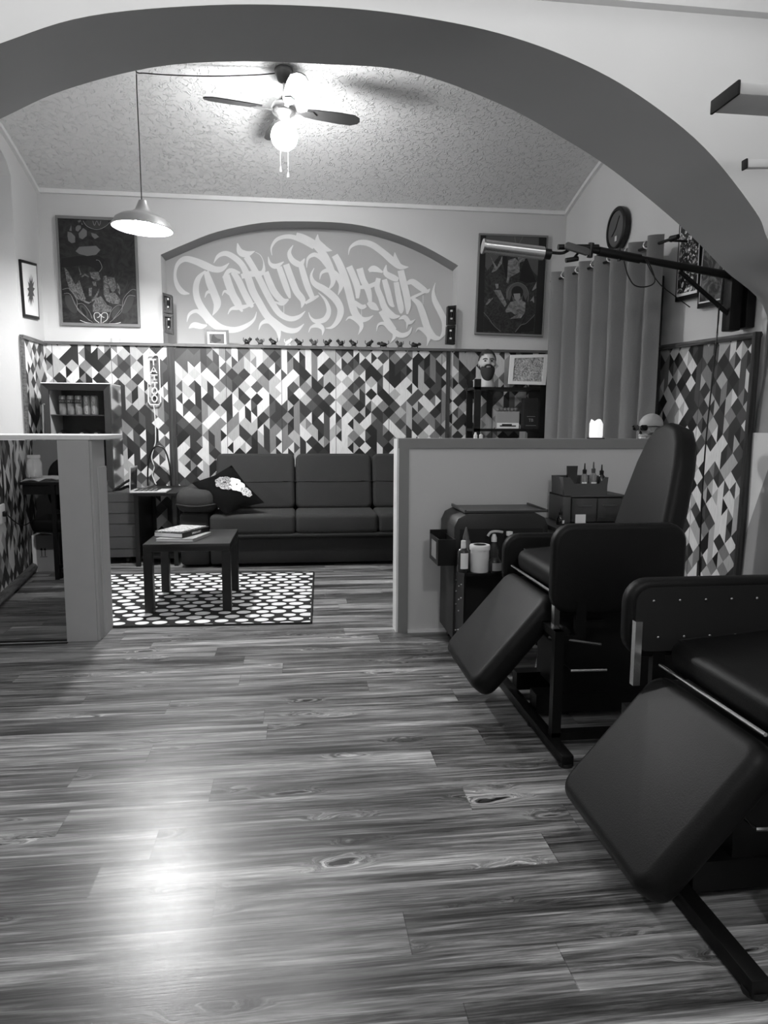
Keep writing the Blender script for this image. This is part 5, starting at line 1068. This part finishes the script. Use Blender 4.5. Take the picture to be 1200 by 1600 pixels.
# ================================================================== TREATMENT CHAIRS AND STOOL
def tchair(label, X0, Yc, HXx, zh, arms, back=True, yb=0, pxo=0):
    t = thing('treatment_chair', label, 'chair', (X0+.4, Yc, 0), group='adjustable treatment chairs')
    Wd = .53; ye, yo = Yc-Wd/2, Yc+Wd/2
    # leg rest: a thick pad hanging from the hinge
    d = Vector((-.305, 0, -.355)).normalized(); n_ = Vector((d.z, 0, -d.x)); n_ = -n_ if n_.x > 0 else n_   # outward normal (up/left)
    L = .47; o_ = Vector((HXx, Yc, zh))+d*(L/2)-n_*.048
    bm = BM(); prism(bm, rrect(Wd, L, .06, 6), .098, frame(o_, (0, 1, 0), d, n_), .034, 5)
    obj('leg_rest', bm, M_LEATHER, t, True)
    bm = BM(); box(bm, (-Wd/2+.06, -L/2+.05, -.062), (Wd/2-.06, L/2-.04, -.05), M=frame(o_, (0, 1, 0), d, n_)); lr = obj('leg_rest_board', bm, M_DARK, t)
    bm = BM(); tube(bm, [(HXx+.01, ye+.03, zh+.012), (HXx+.01, yo-.01, zh+.012)], .0055, 8); obj('hinge_rod', bm, M_CHROME, t, True)
    bm = BM(); Ms = Matrix.Translation((HXx+.03, Yc, zh-.0)) @ Matrix.Rotation(math.radians(-5), 4, 'Y')
    prism(bm, rrect(.47, Wd, .06, 6, .235, 0), .095, Ms @ Matrix.Translation((0, 0, .042)), .036, 5); obj('seat', bm, M_LEATHER, t, True)
    bm = BM(); tube(bm, [Ms @ Vector(v) for v in ((.04, -Wd/2+.02, .088), (.43, -Wd/2+.02, .088), (.43, Wd/2-.02, .088), (.04, Wd/2-.02, .088))], .003, 5, closed=True); obj('seat_seam', bm, M_DARK, t)
    if back:
        prof = [(-.235, 0), (-.235, .06), (-.21, .30), (-.175, .48), (-.135, .585), (-.085, .64), (0, .66), (.085, .64), (.135, .585), (.175, .48), (.21, .30), (.235, .06), (.235, 0)]
        al = math.radians(14); up = Vector((math.sin(al), 0, math.cos(al))); nb = Vector((-math.cos(al), 0, math.sin(al)))
        rz_ = Matrix.Rotation(0, 3, 'Z')
        bm = BM(); prism(bm, prof, .10, frame((HXx+.47, Yc, zh+.02), (0, 1, 0), up, nb), .034, 5); obj('backrest', bm, M_LEATHER, t, True)
        bm = BM(); prism(bm, [(x*.8, y*.9+.03) for x, y in prof], .012, frame(Vector((HXx+.47, Yc, zh+.02))-nb*.055, (0, 1, 0), up, nb)); obj('back_board', bm, M_DARK, t)
    for (yy, xa, xb, za, zb, screws, px_) in arms:
        s = -1 if yy < Yc else 1
        bm = BM(); prism(bm, rrect(xb-xa, zb-za, .075, 6, (xa+xb)/2, (za+zb)/2), .055, frame((0, yy, 0), (1, 0, 0), (0, 0, 1), (0, -1, 0)), .02, 4); ap = obj('arm_pad', bm, M_LEATHER, t, True)
        if screws:
            bm = BM(); prism(bm, rrect(xb-xa-.05, zb-za-.05, .05, 6, (xa+xb)/2, (za+zb)/2), .006, frame((0, yy-.031, 0), (1, 0, 0), (0, 0, 1), (0, -1, 0))); obj('arm_board', bm, M_DARK, ap, True)
            for r in (.28, .74):
                for c in range(6):
                    bm = BM(); sphere(bm, (xa+.08+.085*c+(.02 if r < .5 else 0), yy-.036, za+(zb-za)*r), .0045, (1, .6, 1), 8, 6); obj('screw', bm, M_STEEL, ap, True)
        bm = BM(); box(bm, (px_, yy+.0*s-.014, zh-.14), (px_+.022, yy+.014, za+.05)) if not screws else box(bm, (px_, yy-.066, zh-.05), (px_+.022, yy-.044, za+.13)); obj('arm_post', bm, M_CHROME, t)
        bm = BM(); box(bm, (px_+.08, yy-.03, zh-.16), (px_+.12, yy-.005, za+.05)); obj('arm_bracket', bm, M_STEELB, t)
        bm = BM(); box(bm, (px_, yy-.03 if s < 0 else Yc+.2, zh-.16), (px_+.12, Yc-.2 if s < 0 else yy, zh-.13)); obj('arm_crossbar', bm, M_STEELB, t)
    # base
    for x in (X0, X0+.95):
        B('foot_bar', M_STEELB, t, ((x-.022, Yc-.46+yb, .004), (x+.022, Yc+.44+yb, .044)), bev=.003)
        for y in (Yc-.44+yb, Yc-.1+yb, Yc+.40+yb): bm = BM(); cyl(bm, (x, y, 0), (x, y, .012), .026, n=12); obj('rubber_foot', bm, M_RUBBER, t, True)
    B('floor_beam', M_STEELB, t, ((X0+pxo-.005, Yc-.31+yb, .03), (X0+.93, Yc-.27+yb, .06)), ((X0+.022, Yc-.16, .03), (X0+.93, Yc-.08, .11)), ((X0+.022, Yc+.10, .03), (X0+.93, Yc+.16, .11)))
    B('front_post', M_STEELB, t, ((X0-.005+pxo, Yc-.31+yb, .03 if pxo else .044), (X0+.03+pxo, Yc-.275+yb, zh-.10)))
    B('lift_column', M_STEELB, t, ((X0+.13, Yc-.15, .10), (X0+.62, Yc+.15, zh-.10)))
    B('seat_frame', M_STEELB, t, ((HXx+.01, Yc-.25, zh-.10), (HXx+.5, Yc+.25, zh-.035)))
    B('cross_rail', M_STEELB, t, ((X0-.004+pxo, Yc-.31+yb, zh-.13), (X0+.03+pxo, Yc-.24, zh-.10)), ((X0-.004+pxo, Yc-.275, zh-.13), (X0+.25, Yc-.24, zh-.10)))
    bm = BM(); tube(bm, [(X0+.13, Yc-.17, .24), (X0+.14, Yc-.22, .23), (X0+.28, Yc-.24, .235)], .006, 6); obj('foot_lever', bm, M_CHROME, t, True)
    if not pxo:
        bm = BM(); tube(bm, [(X0+.0, Yc-.33, zh-.145), (X0+.17, Yc-.42, zh-.15)], .006, 6); obj('adjust_rod', bm, mat('dull_rod', 70, .4, .6), t, True)
        bm = BM(); cyl(bm, (X0+.05, Yc-.30, zh-.12), (X0+.05, Yc-.36, zh-.12), .022, n=14); obj('adjust_knob', bm, M_BLACK, t, True)
    return t
tchair('black leather treatment chair in the middle, its padded near arm turned upright', .94, 2.82, .965, .55,
       [(2.48, .935, 1.46, .50, .84, False, .95), (3.16, .955, 1.38, .44, .70, False, 1.0)], yb=-.10)
nc = tchair('nearest black leather treatment chair, cut by the right edge, arm board screws showing', .96, 1.70, 1.085, .465,
       [(2.02, 1.0, 1.62, .485, .735, True, 1.01)], pxo=.17)
t = thing('rolling_stool', 'chrome-footed rolling stool half hidden behind the middle chair', 'stool', (1.2, 3.225, 0))
bm = BM(); lathe(bm, [(0, .36), (.14, .36), (.16, .375), (.16, .41), (.14, .43), (0, .43)], (1.2, 3.225, 0), 28); obj('seat', bm, M_LEATHER, t, True)
bm = BM(); cyl(bm, (1.2, 3.225, .11), (1.2, 3.225, .36), .022); obj('gas_column', bm, M_CHROME, t, True)
for k_ in range(5):
    a = math.radians(242+72*k_); e = Vector((1.2+.26*math.cos(a), 3.225+.26*math.sin(a), .075)); bm = BM(); tube(bm, [(1.2, 3.225, .13), (1.2+.1*math.cos(a), 3.225+.1*math.sin(a), .13), e], [.024, .022, .014], 8); obj('star_arm', bm, M_CHROME, t, True)
    bm = BM(); cyl(bm, e+Vector((-.014, 0, -.048)), e+Vector((.014, 0, -.048)), .026, n=14); cyl(bm, e+Vector((0, 0, -.04)), e, .008, n=8); obj('caster', bm, M_RUBBER, t, True)
bm = BM(); tube(bm, [aY(x, y, 2.2) for x, y in ((1046, 1005), (1053, 1012), (1064, 1017), (1076, 1016), (1088, 1009), (1094, 1003))], .0035, 6, 3)
obj('cable_loop', bm, M_WHITE, nc, True)

# ceiling lamp, plus added fill housings for arch face and left side, out of view
t = thing('arch_fill_fixture', 'added out-of-view fixture housing for the fill light on the arch wall', 'lamp', (.2, 2.4, 3.1))
bm = BM(); box(bm, (-2.15, 2.36, 3.15), (2.55, 2.44, 3.22)); box(bm, (-2.15, 2.34, 3.04), (2.55, 2.355, 3.16)); obj('housing', bm, M_WHITE, t)
t = thing('ceiling_lamp', 'flat round ceiling lamp of the front room', 'lamp', (.7, -.8, 3.1))
bm = BM(); lathe(bm, [(0, 0), (.22, 0), (.22, .06), (0, .06)], (.7, -.8, 3.10), 32); lathe(bm, [(0, 0), (.05, 0), (.05, .08), (0, .08)], (.7, -.8, 3.14), 16); obj('housing', bm, M_WHITE, t)
t = thing('ceiling_lamp', 'added small round fill lamp out of view on the left of the front room', 'lamp', (-1.1, 1.0, 3.1))  # housing drawn for the added left fill lamp
bm = BM(); lathe(bm, [(0, 0), (.13, 0), (.13, .06), (0, .06)], (-1.1, 1.0, 3.16), 28); obj('housing', bm, M_WHITE, t)
